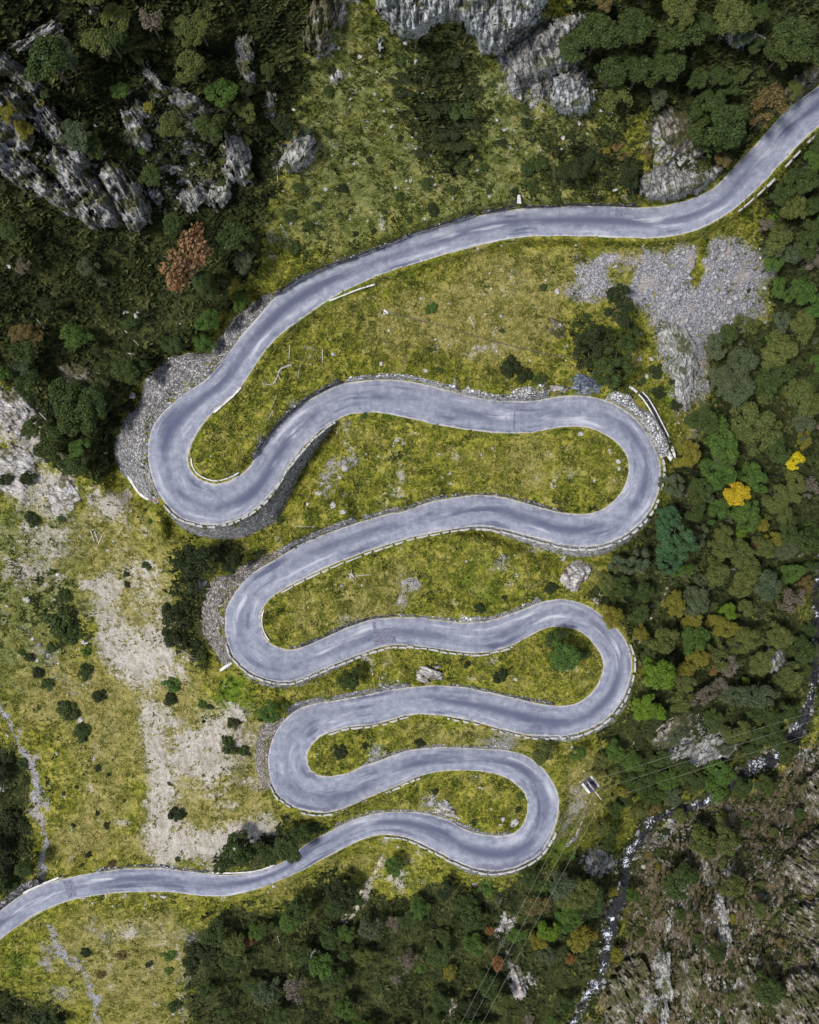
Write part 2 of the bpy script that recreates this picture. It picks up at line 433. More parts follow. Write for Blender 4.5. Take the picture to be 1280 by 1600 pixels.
for sd, a, b, w, hh, tone, lab in UPW:
    pts, out, zr = side_run(sd, a, b, 4)
    n = len(pts)
    for i in range(n):
        e = min(1, (i + 1) / 5, (n - i) / 5)
        sy, sx = around(pts[i], 60)
        dx = PX[sy, sx] - pts[i, 0]; dy = PY[sy, sx] - pts[i, 1]
        t = dx * out[i, 0] + dy * out[i, 1]; lat = np.abs(dx * out[i, 1] - dy * out[i, 0])
        v = hh * e * sstep(w * 0.35, w * 0.6, t) * (1 - sstep(w, w + 45, t)) * (1 - sstep(3, 7, lat))
        bump_up[sy, sx] = np.maximum(bump_up[sy, sx], v)
for sd, a, b, outer, drop, tone, lab in OUTW:
    pts, out, zr = side_run(sd, a, b, 4)
    oo = resample(np.array(outer, float), n=len(pts))
    n = len(pts)
    for i in range(n):
        e = min(1, (i + 1) / 5, (n - i) / 5)
        vec = oo[i] - pts[i]; L = max(3.0, np.hypot(*vec)); u = vec / L
        sy, sx = around(pts[i], L + 60)
        dx = PX[sy, sx] - pts[i, 0]; dy = PY[sy, sx] - pts[i, 1]
        t = dx * u[0] + dy * u[1]; lat = np.abs(dx * u[1] - dy * u[0])
        v = drop * e * sstep(0.0, L * 0.85, t) * (1 - sstep(L, L + 50, t)) * (1 - sstep(4, 9, lat))
        bump_dn[sy, sx] = np.maximum(bump_dn[sy, sx], v)


# ------------------------------------------------------------------ GROUND COVER MASKS
def poly_mask(poly):
    m = np.zeros((NY, NX), bool)
    P = np.array(poly, float)
    x0 = max(0, int((P[:, 0].min() - GX[0]) / ST)); x1 = min(NX, int((P[:, 0].max() - GX[0]) / ST) + 2)
    y0 = max(0, int((P[:, 1].min() - GY[0]) / ST)); y1 = min(NY, int((P[:, 1].max() - GY[0]) / ST) + 2)
    X = PX[y0:y1, x0:x1]; Y = PY[y0:y1, x0:x1]; c = np.zeros(X.shape, bool)
    for (ax, ay), (bx, by) in zip(P, np.roll(P, -1, 0)):
        if ay == by: continue
        c ^= ((ay > Y) != (by > Y)) & (X < (bx - ax) * (Y - ay) / (by - ay) + ax)
    m[y0:y1, x0:x1] = c
    return m


def box(a, k):
    if k < 1: return a
    for ax in (0, 1):
        p = np.pad(a, [(k + 1, k) if x == ax else (0, 0) for x in (0, 1)], mode='edge')
        c = np.cumsum(p, ax)
        a = (np.take(c, range(2 * k + 1, c.shape[ax]), ax) - np.take(c, range(0, c.shape[ax] - 2 * k - 1), ax)) / (2 * k + 1)
    return a


def pm(poly, feather=3, val=1.0):
    feather = feather + 3
    return box(box(poly_mask(poly).astype(float), feather), feather) * val


def lm(line, w, feather=1, val=1.0):
    feather = feather + 1
    c = resample(catmull(line), 3.0)
    d, _ = splat(c, np.full(len(c), w * 0.5), np.zeros(len(c)), 10)
    return box((d < 0).astype(float), feather) * val


LAY = {k: np.zeros((NY, NX)) for k in ('dirt', 'gravel', 'rock', 'heath', 'dry', 'lush', 'brown', 'sub')}


def put(k, m): LAY[k] = np.maximum(LAY[k], m)


# forest floor and dark heath
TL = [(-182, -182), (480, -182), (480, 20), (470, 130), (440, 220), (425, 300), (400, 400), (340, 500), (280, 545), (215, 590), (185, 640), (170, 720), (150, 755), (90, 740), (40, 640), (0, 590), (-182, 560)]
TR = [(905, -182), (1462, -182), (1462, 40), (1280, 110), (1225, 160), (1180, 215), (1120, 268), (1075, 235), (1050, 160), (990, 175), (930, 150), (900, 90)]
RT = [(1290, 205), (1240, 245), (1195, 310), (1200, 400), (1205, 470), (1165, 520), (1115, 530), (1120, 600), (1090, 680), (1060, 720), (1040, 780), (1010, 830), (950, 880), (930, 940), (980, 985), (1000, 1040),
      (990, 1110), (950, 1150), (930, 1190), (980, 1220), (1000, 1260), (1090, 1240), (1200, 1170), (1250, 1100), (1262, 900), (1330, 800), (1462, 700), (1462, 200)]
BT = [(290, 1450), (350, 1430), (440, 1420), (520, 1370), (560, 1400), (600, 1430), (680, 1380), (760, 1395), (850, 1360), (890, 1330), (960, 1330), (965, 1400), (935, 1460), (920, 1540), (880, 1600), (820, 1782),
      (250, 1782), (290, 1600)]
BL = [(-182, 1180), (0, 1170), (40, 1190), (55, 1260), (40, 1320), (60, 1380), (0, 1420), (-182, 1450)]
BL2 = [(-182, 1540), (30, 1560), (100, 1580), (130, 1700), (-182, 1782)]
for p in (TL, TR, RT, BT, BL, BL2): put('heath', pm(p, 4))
put('heath', pm([(640, 60), (720, 60), (745, 110), (740, 200), (725, 270), (690, 260), (650, 200), (640, 120)], 3, 0.8))
put('heath', pm([(840, 190), (1000, 200), (1000, 310), (830, 305)], 5, 0.62))
put('heath', pm([(890, 500), (990, 520), (990, 600), (890, 590)], 5, 0.45))
put('heath', pm([(270, 850), (380, 860), (330, 900), (320, 1040), (260, 990), (280, 920)], 3, 0.8))
put('heath', pm([(60, 900), (130, 920), (140, 1010), (80, 1020), (55, 960)], 5, 0.6))
put('heath', pm([(330, 1300), (470, 1280), (500, 1300), (440, 1350), (330, 1365)], 3, 0.8))
# dry slopes
put('dry', pm([(560, 440), (900, 390), (1060, 375), (1000, 420), (880, 500), (860, 570), (640, 560), (500, 520)], 10, 0.8))
put('dry', pm([(0, 800), (130, 780), (160, 900), (150, 1000), (210, 1080), (225, 1340), (100, 1360), (70, 1200), (0, 1050)], 10, 0.75))
put('dry', pm([(60, 1440), (300, 1410), (330, 1430), (290, 1500), (280, 1640), (150, 1640)], 8, 0.85))
put('dry', pm([(640, 700), (860, 690), (860, 760), (640, 770)], 10, 0.55))
put('dry', pm([(430, 930), (640, 860), (640, 960), (440, 1000)], 10, 0.5))
put('dry', pm([(500, 120), (640, 150), (660, 330), (500, 400), (470, 350)], 12, 0.45))
put('dry', pm([(640, 1120), (830, 1140), (830, 1170), (640, 1165)], 5, 0.7))
put('dry', pm([(400, 1370), (560, 1320), (620, 1310), (560, 1370), (440, 1410)], 5, 0.6))
put('dry', pm([(280, 1235), (420, 1215), (430, 1265), (300, 1275)], 5, 0.8))
put('dry', pm([(890, 860), (950, 870), (930, 920), (900, 900)], 4, 0.6))
put('dry', pm([(880, 1170), (940, 1190), (950, 1250), (880, 1320)], 5, 0.7))
# lush edges
put('lush', lm([(514, 472), (575, 441), (632, 421), (690, 404)], 12, 2, 1))
put('lush', lm([(574, 650), (620, 652)], 10, 2, 0.9))
put('lush', pm([(300, 690), (340, 640), (400, 600), (420, 640), (380, 720), (340, 745), (305, 735)], 6, 0.5))
put('lush', pm([(440, 640), (520, 560), (560, 590), (460, 650)], 6, 0.4))
put('lush', pm([(480, 700), (600, 660), (640, 760), (520, 790), (460, 770)], 10, 0.5))
put('lush', pm([(700, 850), (860, 860), (840, 940), (720, 950), (560, 940), (560, 890)], 10, 0.5))
put('lush', pm([(925, 190), (975, 190), (970, 225), (930, 225)], 4, 1))
put('lush', pm([(1000, 560), (1060, 590), (1060, 680), (1030, 650)], 3, 0.9))
put('lush', pm([(320, 1060), (430, 1080), (410, 1120), (300, 1130)], 4, 0.8))
put('lush', pm([(800, 1360), (880, 1300), (890, 1330), (840, 1390), (790, 1390)], 3, 1))
put('lush', pm([(400, 830), (520, 790), (470, 840), (400, 870)], 4, 0.5))
put('lush', pm([(0, 1480), (60, 1460), (60, 1560), (0, 1560)], 5, 0.6))
put('lush', pm([(200, 480), (250, 450), (240, 490), (190, 500)], 4, 0.8))
# lichen tinted higher slope
put('sub', pm([(470, 20), (900, 20), (1000, 200), (900, 320), (600, 390), (420, 440)], 16, 1))
put('sub', pm([(-182, 760), (140, 760), (150, 950), (80, 1100), (-182, 1150)], 14, 0.8))
# pale dirt
DIRT = [[(145, 905), (168, 872), (182, 915), (180, 965), (205, 992), (238, 975), (258, 930), (272, 935), (255, 985), (285, 1030), (255, 1055), (215, 1065), (168, 1055), (150, 1000), (140, 950)],
        [(215, 1060), (250, 1090), (262, 1140), (275, 1180), (280, 1230), (275, 1290), (300, 1345), (238, 1350), (228, 1290), (235, 1200), (222, 1130)],
        [(275, 1150), (340, 1112), (385, 1110), (400, 1130), (345, 1150), (350, 1190), (400, 1205), (330, 1222), (280, 1210)],
        [(230, 1262), (270, 1272), (320, 1305), (370, 1275), (420, 1272), (440, 1300), (400, 1325), (350, 1350), (240, 1345)],
        [(140, 772), (190, 763), (216, 778), (215, 805), (180, 806), (150, 795)]]
for p in DIRT: put('dirt', pm(p, 4, 1)); put('dirt', pm(p, 11, 0.52))
put('dry', pm([(130, 760), (230, 780), (290, 860), (290, 1000), (330, 1100), (420, 1120), (440, 1300), (340, 1360), (215, 1360), (200, 1100), (140, 1020)], 9, 0.9))
put('dirt', lm([(60, 985), (75, 952), (88, 930), (100, 905)], 4, 0, 0.62)); put('dirt', lm([(258, 868), (266, 900), (252, 935)], 5, 0, 0.7)); put('dirt', lm([(205, 1440), (225, 1420), (280, 1415)], 4, 0, 0.6)); put('dirt', lm([(222, 1500), (232, 1470), (215, 1450)], 4, 0, 0.55)); put('dirt', lm([(520, 560), (600, 540), (700, 548), (790, 540)], 3, 0, 0.42))
put('dirt', pm([(180, 880), (262, 860), (262, 940), (236, 975), (190, 960)], 4, 0.56)); put('dirt', pm([(150, 1020), (290, 1010), (300, 1060), (260, 1090), (190, 1085)], 5, 0.5)); put('dirt', pm([(222, 1180), (300, 1160), (310, 1260), (290, 1300), (226, 1300)], 4, 0.5)); put('dirt', pm([(236, 1270), (330, 1290), (440, 1270), (440, 1310), (350, 1356), (236, 1356)], 4, 0.5)); put('dirt', pm([(260, 1120), (400, 1100), (410, 1140), (400, 1220), (270, 1220)], 5, 0.5))
put('dirt', pm([(0, 690), (110, 725), (130, 800), (0, 800)], 5, 0.66))
put('dirt', pm([(-20, 585), (40, 630), (80, 700), (-20, 710)], 4, 0.68))
put('dirt', pm([(90, 560), (150, 570), (150, 620), (100, 615)], 4, 0.5))
put('dirt', pm([(60, 800), (150, 790), (120, 900), (0, 930), (0, 810)], 6, 0.52))
put('dirt', pm([(130, 1440), (330, 1430), (290, 1490), (160, 1480)], 5, 0.42))
put('dirt', lm([(425, 1216), (370, 1232), (310, 1245)], 12, 2, 0.75))
put('dirt', lm([(598, 1335), (585, 1365), (566, 1390), (555, 1425), (515, 1465)], 7, 1, 0.9))
put('dirt', pm([(486, 1490), (502, 1485), (500, 1505), (470, 1525), (460, 1515)], 1, 0.9))
put('dirt', pm([(440, 1550), (452, 1535), (440, 1570)], 1, 0.7)); put('dirt', pm([(298, 1535), (325, 1510), (322, 1525), (304, 1545)], 1, 0.8))
put('dirt', lm([(985, 1002), (1012, 983), (1022, 960), (1040, 930), (1048, 905), (1062, 880)], 7, 1, 0.62))
put('dirt', lm([(275, 1600), (285, 1560), (280, 1500), (272, 1470)], 12, 2, 0.6))
put('dirt', pm([(590, 1340), (690, 1370), (700, 1400), (640, 1390), (590, 1400)], 5, 0.45))
put('dirt', pm([(885, 1250), (925, 1220), (925, 1250), (880, 1322), (872, 1312)], 2, 0.7))
put('dirt', lm([(1090, 650), (1085, 700), (1068, 720)], 14, 3, 0.6))
# gravel and scree
SCREE = [(905, 420), (960, 402), (1050, 385), (1110, 368), (1140, 352), (1195, 400), (1200, 470), (1160, 512), (1110, 525), (1117, 570), (1100, 640), (1078, 665), (1060, 610), (1045, 560), (1020, 505), (985, 470), (960, 455), (900, 478), (868, 482)]
put('gravel', pm(SCREE, 5, 1)); put('gravel', pm(SCREE, 12, 0.55)); LAY['gravel'] *= 1 - 0.9 * pm([(1088, 375), (1106, 372), (1102, 440), (1086, 452), (1082, 420)], -1, 1); LAY['gravel'] *= 1 - 0.8 * pm([(960, 430), (1000, 415), (1000, 440), (965, 460)], 0, 1)
put('gravel', lm([(-20, 940), (20, 975), (50, 1010), (75, 1035), (100, 1060), (125, 1082)], 15, 3, 0.6))
put('gravel', lm([(-20, 1080), (5, 1105), (25, 1160), (48, 1195), (56, 1230), (66, 1290), (66, 1345), (66, 1372)], 13, 1, 0.82))
put('gravel', lm([(70, 1440), (90, 1480), (115, 1500), (140, 1555), (160, 1620)], 13, 2, 0.85))
put('gravel', pm([(50, 1470), (80, 1470), (90, 1510), (75, 1525), (55, 1490)], 2, 0.85)); put('gravel', pm([(50, 1545), (110, 1540), (110, 1575), (65, 1575)], 3, 0.7))
put('gravel', pm([(130, 1440), (165, 1435), (165, 1480), (125, 1478)], 3, 0.7)); put('gravel', pm([(255, 1450), (330, 1445), (315, 1480), (270, 1480)], 3, 0.6))
put('gravel', pm([(500, 745), (515, 715), (545, 708), (580, 718), (578, 732), (545, 728), (520, 745), (508, 780), (488, 778)], 2, 0.95))
put('gravel', pm([(615, 920), (640, 905), (655, 930), (645, 945), (622, 935)], 1, 0.9)); put('gravel', pm([(766, 872), (780, 862), (795, 870), (788, 900), (770, 895)], 1, 0.85)); put('gravel', pm([(669, 918), (678, 915), (679, 938), (671, 940)], 1, 0.8))
put('gravel', pm([(560, 1180), (590, 1162), (612, 1168), (605, 1180), (570, 1190)], 1, 0.9)); put('gravel', pm([(730, 1155), (780, 1140), (820, 1160), (812, 1171), (740, 1170)], 2, 0.8))
put('gravel', pm([(570, 1070), (600, 1055), (640, 1058), (640, 1072), (580, 1082)], 1, 0.8)); put('gravel', pm([(635, 1262), (660, 1240), (690, 1245), (705, 1270), (650, 1268)], 2, 0.8))
put('gravel', pm([(700, 1220), (760, 1222), (770, 1235), (720, 1235)], 2, 0.7)); put('gravel', pm([(718, 1270), (735, 1264), (745, 1278), (725, 1282)], 1, 0.7)); put('gravel', pm([(785, 1240), (795, 1245), (800, 1272), (788, 1275)], 1, 0.8))
put('gravel', pm([(715, 1362), (735, 1372), (760, 1395), (835, 1398), (800, 1412), (745, 1400)], 2, 0.8)); put('gravel', pm([(580, 1395), (605, 1385), (605, 1410), (585, 1412)], 2, 0.7))
put('gravel', lm([(795, 1425), (780, 1455), (795, 1490), (810, 1520), (800, 1560)], 14, 2, 0.7))
put('gravel', pm([(800, 80), (835, 60), (810, 130), (790, 180), (785, 240), (795, 280), (785, 270), (775, 180)], 3, 0.75))
put('gravel', pm([(495, 30), (540, 0), (530, 60), (540, 120), (515, 130)], 5, 0.6)); put('gravel', pm([(428, 290), (440, 330), (452, 400), (430, 405)], 2, 0.7)); put('gravel', pm([(880, 1370), (905, 1330), (920, 1340), (900, 1370)], 3, 0.5))
put('gravel', pm([(1010, 1320), (1045, 1260), (1070, 1280), (1040, 1330), (1015, 1360)], 3, 0.8)); put('gravel', pm([(1240, 1180), (1262, 1150), (1290, 1160), (1290, 1200), (1250, 1200)], 4, 0.6))
put('gravel', lm([(300, 590), (250, 600), (225, 640)], 20, 3, 0.8)); put('gravel', pm([(300, 905), (335, 890), (320, 950), (305, 930)], 2, 0.8)); put('gravel', pm([(390, 1110), (420, 1105), (405, 1150), (395, 1150)], 2, 0.7))
put('gravel', pm([(1140, 520), (1200, 500), (1180, 560), (1150, 560)], 4, 0.5)); put('gravel', pm([(1240, 580), (1275, 560), (1270, 600), (1245, 610)], 4, 0.6))
# bare rock of the far bank and cliffs
FARB = [(985, 1345), (1030, 1280), (1090, 1262), (1180, 1215), (1262, 1160), (1300, 1060), (1462, 900), (1462, 1782), (880, 1782), (925, 1560), (960, 1490), (975, 1400)]
put('rock', pm(FARB, 3, 0.39)); put('brown', pm(FARB, 4, 0.74)); put('heath', pm(FARB, 4, 0.48)); put('brown', pm([(1180, 1215), (1240, 1190), (1250, 1270), (1150, 1290), (1120, 1270)], 5, 1))
put('brown', pm([(1220, 160), (1280, 100), (1300, 130), (1235, 170)], 3, 0.9)); put('brown', pm([(0, 20), (100, 30), (110, 70), (0, 70)], 5, 0.7)); put('brown', pm([(230, 150), (260, 140), (260, 180), (235, 185)], 3, 0.7))
put('brown', pm([(1010, 490), (1040, 520), (1060, 640), (1030, 560)], 3, 0.5)); put('brown', pm([(880, 405), (1000, 395), (960, 430), (890, 430)], 4, 0.5)); put('brown', pm([(0, 830), (90, 850), (80, 930), (0, 920)], 6, 0.5))
put('brown', pm([(650, 1240), (680, 1245), (670, 1265), (640, 1260)], 2, 0.8))
put('rock', pm([(1020, 160), (1090, 180), (1095, 240), (1130, 262), (1060, 300), (1010, 250)], 3, 0.7)); put('rock', pm([(790, 60), (900, 10), (930, 150), (860, 190), (800, 140)], 4, 0.8))
put('rock', pm([(-182, 60), (0, 70), (100, 160), (220, 280), (230, 350), (150, 355), (0, 270), (-182, 200)], 4, 0.7))
put('rock', pm([(180, 130), (260, 110), (330, 190), (400, 200), (410, 300), (280, 340), (200, 270)], 6, 0.62)); put('rock', pm([(470, -40), (560, -40), (540, 60), (510, 110), (480, 70)], 4, 0.6)); put('rock', pm([(0, 20), (110, 20), (110, 80), (20, 90)], 4, 0.5)); put('rock', pm([(420, 230), (500, 190), (500, 270), (440, 290)], 4, 0.6)); put('rock', pm([(0, 590), (60, 640), (120, 720), (120, 800), (0, 800)], 5, 0.42)); put('rock', pm([(1020, 1150), (1090, 1110), (1160, 1150), (1100, 1200), (1030, 1200)], 3, 0.8))
put('rock', pm([(900, 1330), (970, 1335), (975, 1360), (910, 1365)], 2, 0.8)); put('rock', pm([(1190, 1000), (1240, 1010), (1240, 1060), (1200, 1060)], 3, 0.6))

_w1 = fbm(PX * 0.022, PY * 0.022, 901, 4) - 0.5; _w2 = fbm(PX * 0.022, PY * 0.022, 955, 4) - 0.5
_w3 = fbm(PX * 0.12, PY * 0.12, 911, 3) - 0.5; _w4 = fbm(PX * 0.12, PY * 0.12, 977, 3) - 0.5
for k in LAY: LAY[k] = bil(LAY[k], PX + _w1 * 42 + _w3 * 18, PY + _w2 * 42 + _w4 * 18)
LAY['gravel'] *= 0.62 + 0.75 * fbm(PX * 0.045, PY * 0.045, 931, 3)
LAY['dry'] = np.clip(LAY['dry'] + (fbm(PX * 0.012, PY * 0.012, 941, 3) - 0.5) * 1.1, 0, 1)
LAY['lush'] = np.clip(LAY['lush'] + (fbm(PX * 0.016, PY * 0.016, 951, 3) - 0.55) * 0.9, 0, 1)
LAY['dirt'] = np.clip(LAY['dirt'] + np.clip(fbm(PX * 0.035, PY * 0.035, 961, 4) - 0.60, 0, 1) * 2.2 * (1 - LAY['heath']), 0, 1)
_vg = sstep(0.5, 2.5, RD) * (1 - sstep(3.0, 9.0, RD)) * np.clip(fbm(PX * 0.05, PY * 0.05, 971, 3) * 2 - 0.45, 0, 1)
LAY['heath'] = np.maximum(LAY['heath'], _vg * 0.62); LAY['lush'] = np.maximum(LAY['lush'], _vg * 0.7)
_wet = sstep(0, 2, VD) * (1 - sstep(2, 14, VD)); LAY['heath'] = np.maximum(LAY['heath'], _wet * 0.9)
# ------------------------------------------------------------------ assemble terrain height
_dw = CAM_H / 1280
WXm, WYm = PX * 0.125, PY * 0.125
rough = 0.55 + 0.9 * LAY['heath'] + 1.3 * LAY['rock'] + 0.35 * LAY['gravel']
nz = (fbm(WXm * 0.11, WYm * 0.11, 3, 3) - 0.5) * 2.4 * (0.35 + 0.65 * np.clip(LAY['heath'] + LAY['rock'], 0, 1))
nz += (fbm(WXm * 0.55, WYm * 0.55, 9, 3) - 0.5) * 0.85 * rough
nz += (ridged(WXm * 0.33 + WYm * 0.2, WYm * 0.14 - WXm * 0.1, 21, 3) - 0.55) * 2.6 * LAY['rock']
far_road = sstep(1.0, 26.0, RD); far_riv = sstep(0.0, 25.0, VD)
Z = ZT + nz * far_road * np.clip(far_riv + 0.15, 0, 1)
Z = RDZ * (1 - sstep(1.0, 16.0, RD)) + Z * sstep(1.0, 16.0, RD)
Z = Z + (bump_up - bump_dn) * sstep(0.0, 2.5, RD)
Z = np.where(RD < 1.5, np.minimum(Z, RDZ - 0.06), Z)
Z = np.where(RD < -1.5, RDZ - 0.25, Z)
_rw = sstep(-1.0, 9.0, VD)
Z = np.where(VD < 30, (VDZ - 0.7 * (1 - sstep(-4, 2, VD))) * (1 - _rw) + Z * _rw, Z)


def zt(px, py): return bil(Z, px, py)


def lay(k, px, py): return bil(LAY[k], px, py)


# ------------------------------------------------------------------ MATERIALS
def mat_ground():
    n = NT('ground_cover'); P = n.pos()
    A = n.sep(n.attr('cover_a')); B = n.sep(n.attr('cover_b'))
    big = n.noise(P, 0.10, 3); mid = n.noise(P, 0.62, 6, 0.66, 0.6); fine = n.noise(P, 1.9, 6, 0.7, 0.4); tiny = n.noise(P, 7.0, 3, 0.6)
    mf = n.math('MULTIPLY_ADD', mid, 0.5, n.math('MULTIPLY', fine, 0.5))
    g = n.ramp(n.math('MULTIPLY_ADD', tiny, 0.25, n.math('MULTIPLY', mf, 0.75)),
               [(0.38, (0.014, 0.024, 0.003)), (0.445, (0.052, 0.068, 0.006)), (0.495, (0.138, 0.146, 0.014)), (0.56, (0.29, 0.252, 0.044)), (0.67, (0.46, 0.40, 0.17))])
    gl = n.ramp(mf, [(0.3, (0.03, 0.05, 0.006)), (0.5, (0.085, 0.14, 0.010)), (0.7, (0.19, 0.23, 0.02))])
    gd = n.ramp(n.math('MULTIPLY_ADD', tiny, 0.3, n.math('MULTIPLY', mf, 0.7)),
                [(0.36, (0.045, 0.046, 0.012)), (0.45, (0.14, 0.128, 0.032)), (0.53, (0.25, 0.215, 0.075)), (0.65, (0.40, 0.34, 0.17))])
    gs = n.ramp(n.math('MULTIPLY_ADD', tiny, 0.3, n.math('MULTIPLY', mf, 0.7)),
                [(0.36, (0.024, 0.034, 0.008)), (0.45, (0.088, 0.102, 0.026)), (0.53, (0.170, 0.175, 0.055)), (0.66, (0.36, 0.34, 0.20))])

    ragged = n.math('MULTIPLY_ADD', n.noise(P, 0.22, 6, 0.62), 0.55, n.math('MULTIPLY', n.noise(P, 1.3, 5, 0.7), 0.45))

    speck = n.math('MULTIPLY_ADD', ragged, 0.45, n.math('MULTIPLY_ADD', fine, 0.35, n.math('MULTIPLY', tiny, 0.20)))

    def fac(m, w=0.8, lo=0.38, hi=0.62, nn=None):
        return n.ss(n.math('ADD', m, n.math('MULTIPLY', n.math('SUBTRACT', nn or ragged, 0.5), w * 2.3)), lo, hi)
    c = n.mix(fac(B[1], 0.9, 0.3, 0.75), g, gl)
    c = n.mix(fac(B[0], 1.1, 0.25, 0.8), c, gd)
    c = n.mix(fac(n.attr('cover_s', 'Fac'), 0.8, 0.3, 0.8), c, gs)
    c = n.mix(n.math('MULTIPLY', n.ss(n.noise(P, 0.38, 6, 0.68, 0.5), 0.50, 0.62), 0.62), c, n.mix(n.ss(tiny, 0.40, 0.62), (0.024, 0.036, 0.004), (0.088, 0.105, 0.012)))
    off = n.n.new('ShaderNodeVectorMath'); off.operation = 'ADD'; n.link(P, off.inputs[0]); off.inputs[1].default_value = (37.0, 11.0, 5.0)
    c = n.mix(n.math('MULTIPLY', n.ss(n.noise(off.outputs[0], 0.30, 6, 0.68, 0.5), 0.52, 0.64), 0.55), c, n.mix(n.ss(tiny, 0.38, 0.60), (0.19, 0.162, 0.028), (0.40, 0.345, 0.12)))
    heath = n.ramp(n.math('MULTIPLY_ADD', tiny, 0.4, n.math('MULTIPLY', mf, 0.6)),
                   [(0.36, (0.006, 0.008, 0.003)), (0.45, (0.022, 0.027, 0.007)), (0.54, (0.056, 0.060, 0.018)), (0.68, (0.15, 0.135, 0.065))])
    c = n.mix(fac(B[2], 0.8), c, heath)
    # red-brown scrub
    brn = n.ramp(n.math('MULTIPLY_ADD', tiny, 0.4, n.math('MULTIPLY', mf, 0.6)),
                 [(0.36, (0.014, 0.012, 0.008)), (0.45, (0.054, 0.042, 0.023)), (0.53, (0.122, 0.094, 0.062)), (0.66, (0.26, 0.215, 0.165))])
    c = n.mix(fac(n.attr('cover_c', 'Fac'), 0.9), c, brn)
    dirt = n.ramp(n.math('MULTIPLY_ADD', tiny, 0.45, n.math('MULTIPLY', mf, 0.55)),
                  [(0.36, (0.11, 0.095, 0.06)), (0.44, (0.25, 0.222, 0.18)), (0.52, (0.40, 0.365, 0.32)), (0.66, (0.58, 0.545, 0.50))])
    spots = n.ss(n.vor(P, 1.4), 0.16, 0.10)
    dirt = n.mix(n.math('MULTIPLY', spots, n.ss(fine, 0.48, 0.6)), dirt, (0.05, 0.055, 0.02))
    rut = n.noise(n.vmul(n.rot(P, -0.25), (1.0, 0.16, 1.0)), 0.9, 5, 0.65)
    dirt = n.mix(n.math('MULTIPLY', n.ss(rut, 0.50, 0.62), 0.6), dirt, (0.21, 0.185, 0.14))
    c = n.mix(fac(A[0], 1.25, 0.28, 0.72, speck), c, dirt)
    cell = n.vor(P, 4.6, 'F1', 'Color'); cs = n.sep(cell)
    gv = n.ramp(cs[0], [(0.0, (0.12, 0.116, 0.128)), (0.5, (0.27, 0.262, 0.283)), (1.0, (0.47, 0.46, 0.485))])
    gv = n.mix(n.ss(n.vor(P, 4.6), 0.40, 0.75), gv, (0.13, 0.125, 0.13))
    gv = n.mix(n.math('MULTIPLY', n.ss(n.noise(n.vmul(P, (0.9, 0.35, 1.0)), 0.34, 5, 0.6), 0.50, 0.66), 0.6), gv, (0.36, 0.30, 0.24))
    c = n.mix(fac(A[1], 1.15, 0.32, 0.68, speck), c, gv)
    sv = n.vmul(n.rot(P, 0.6), (1.0, 0.25, 1.0))
    rn = n.noise(sv, 1.5, 7, 0.65)
    rk = n.ramp(rn, [(0.36, (0.03, 0.03, 0.03)), (0.45, (0.14, 0.135, 0.13)), (0.53, (0.30, 0.29, 0.275)), (0.66, (0.48, 0.47, 0.45))])
    c = n.mix(fac(A[2], 0.95, 0.42, 0.58), c, rk)
    h = n.math('MULTIPLY_ADD', tiny, 0.5, fine)
    nb = n.bump(h, 0.9, 0.28)
    nb = n.bump(n.vor(P, 3.2), 0.5, 0.12, nb)
    return n.done(c, 0.95, nb, 0.1)


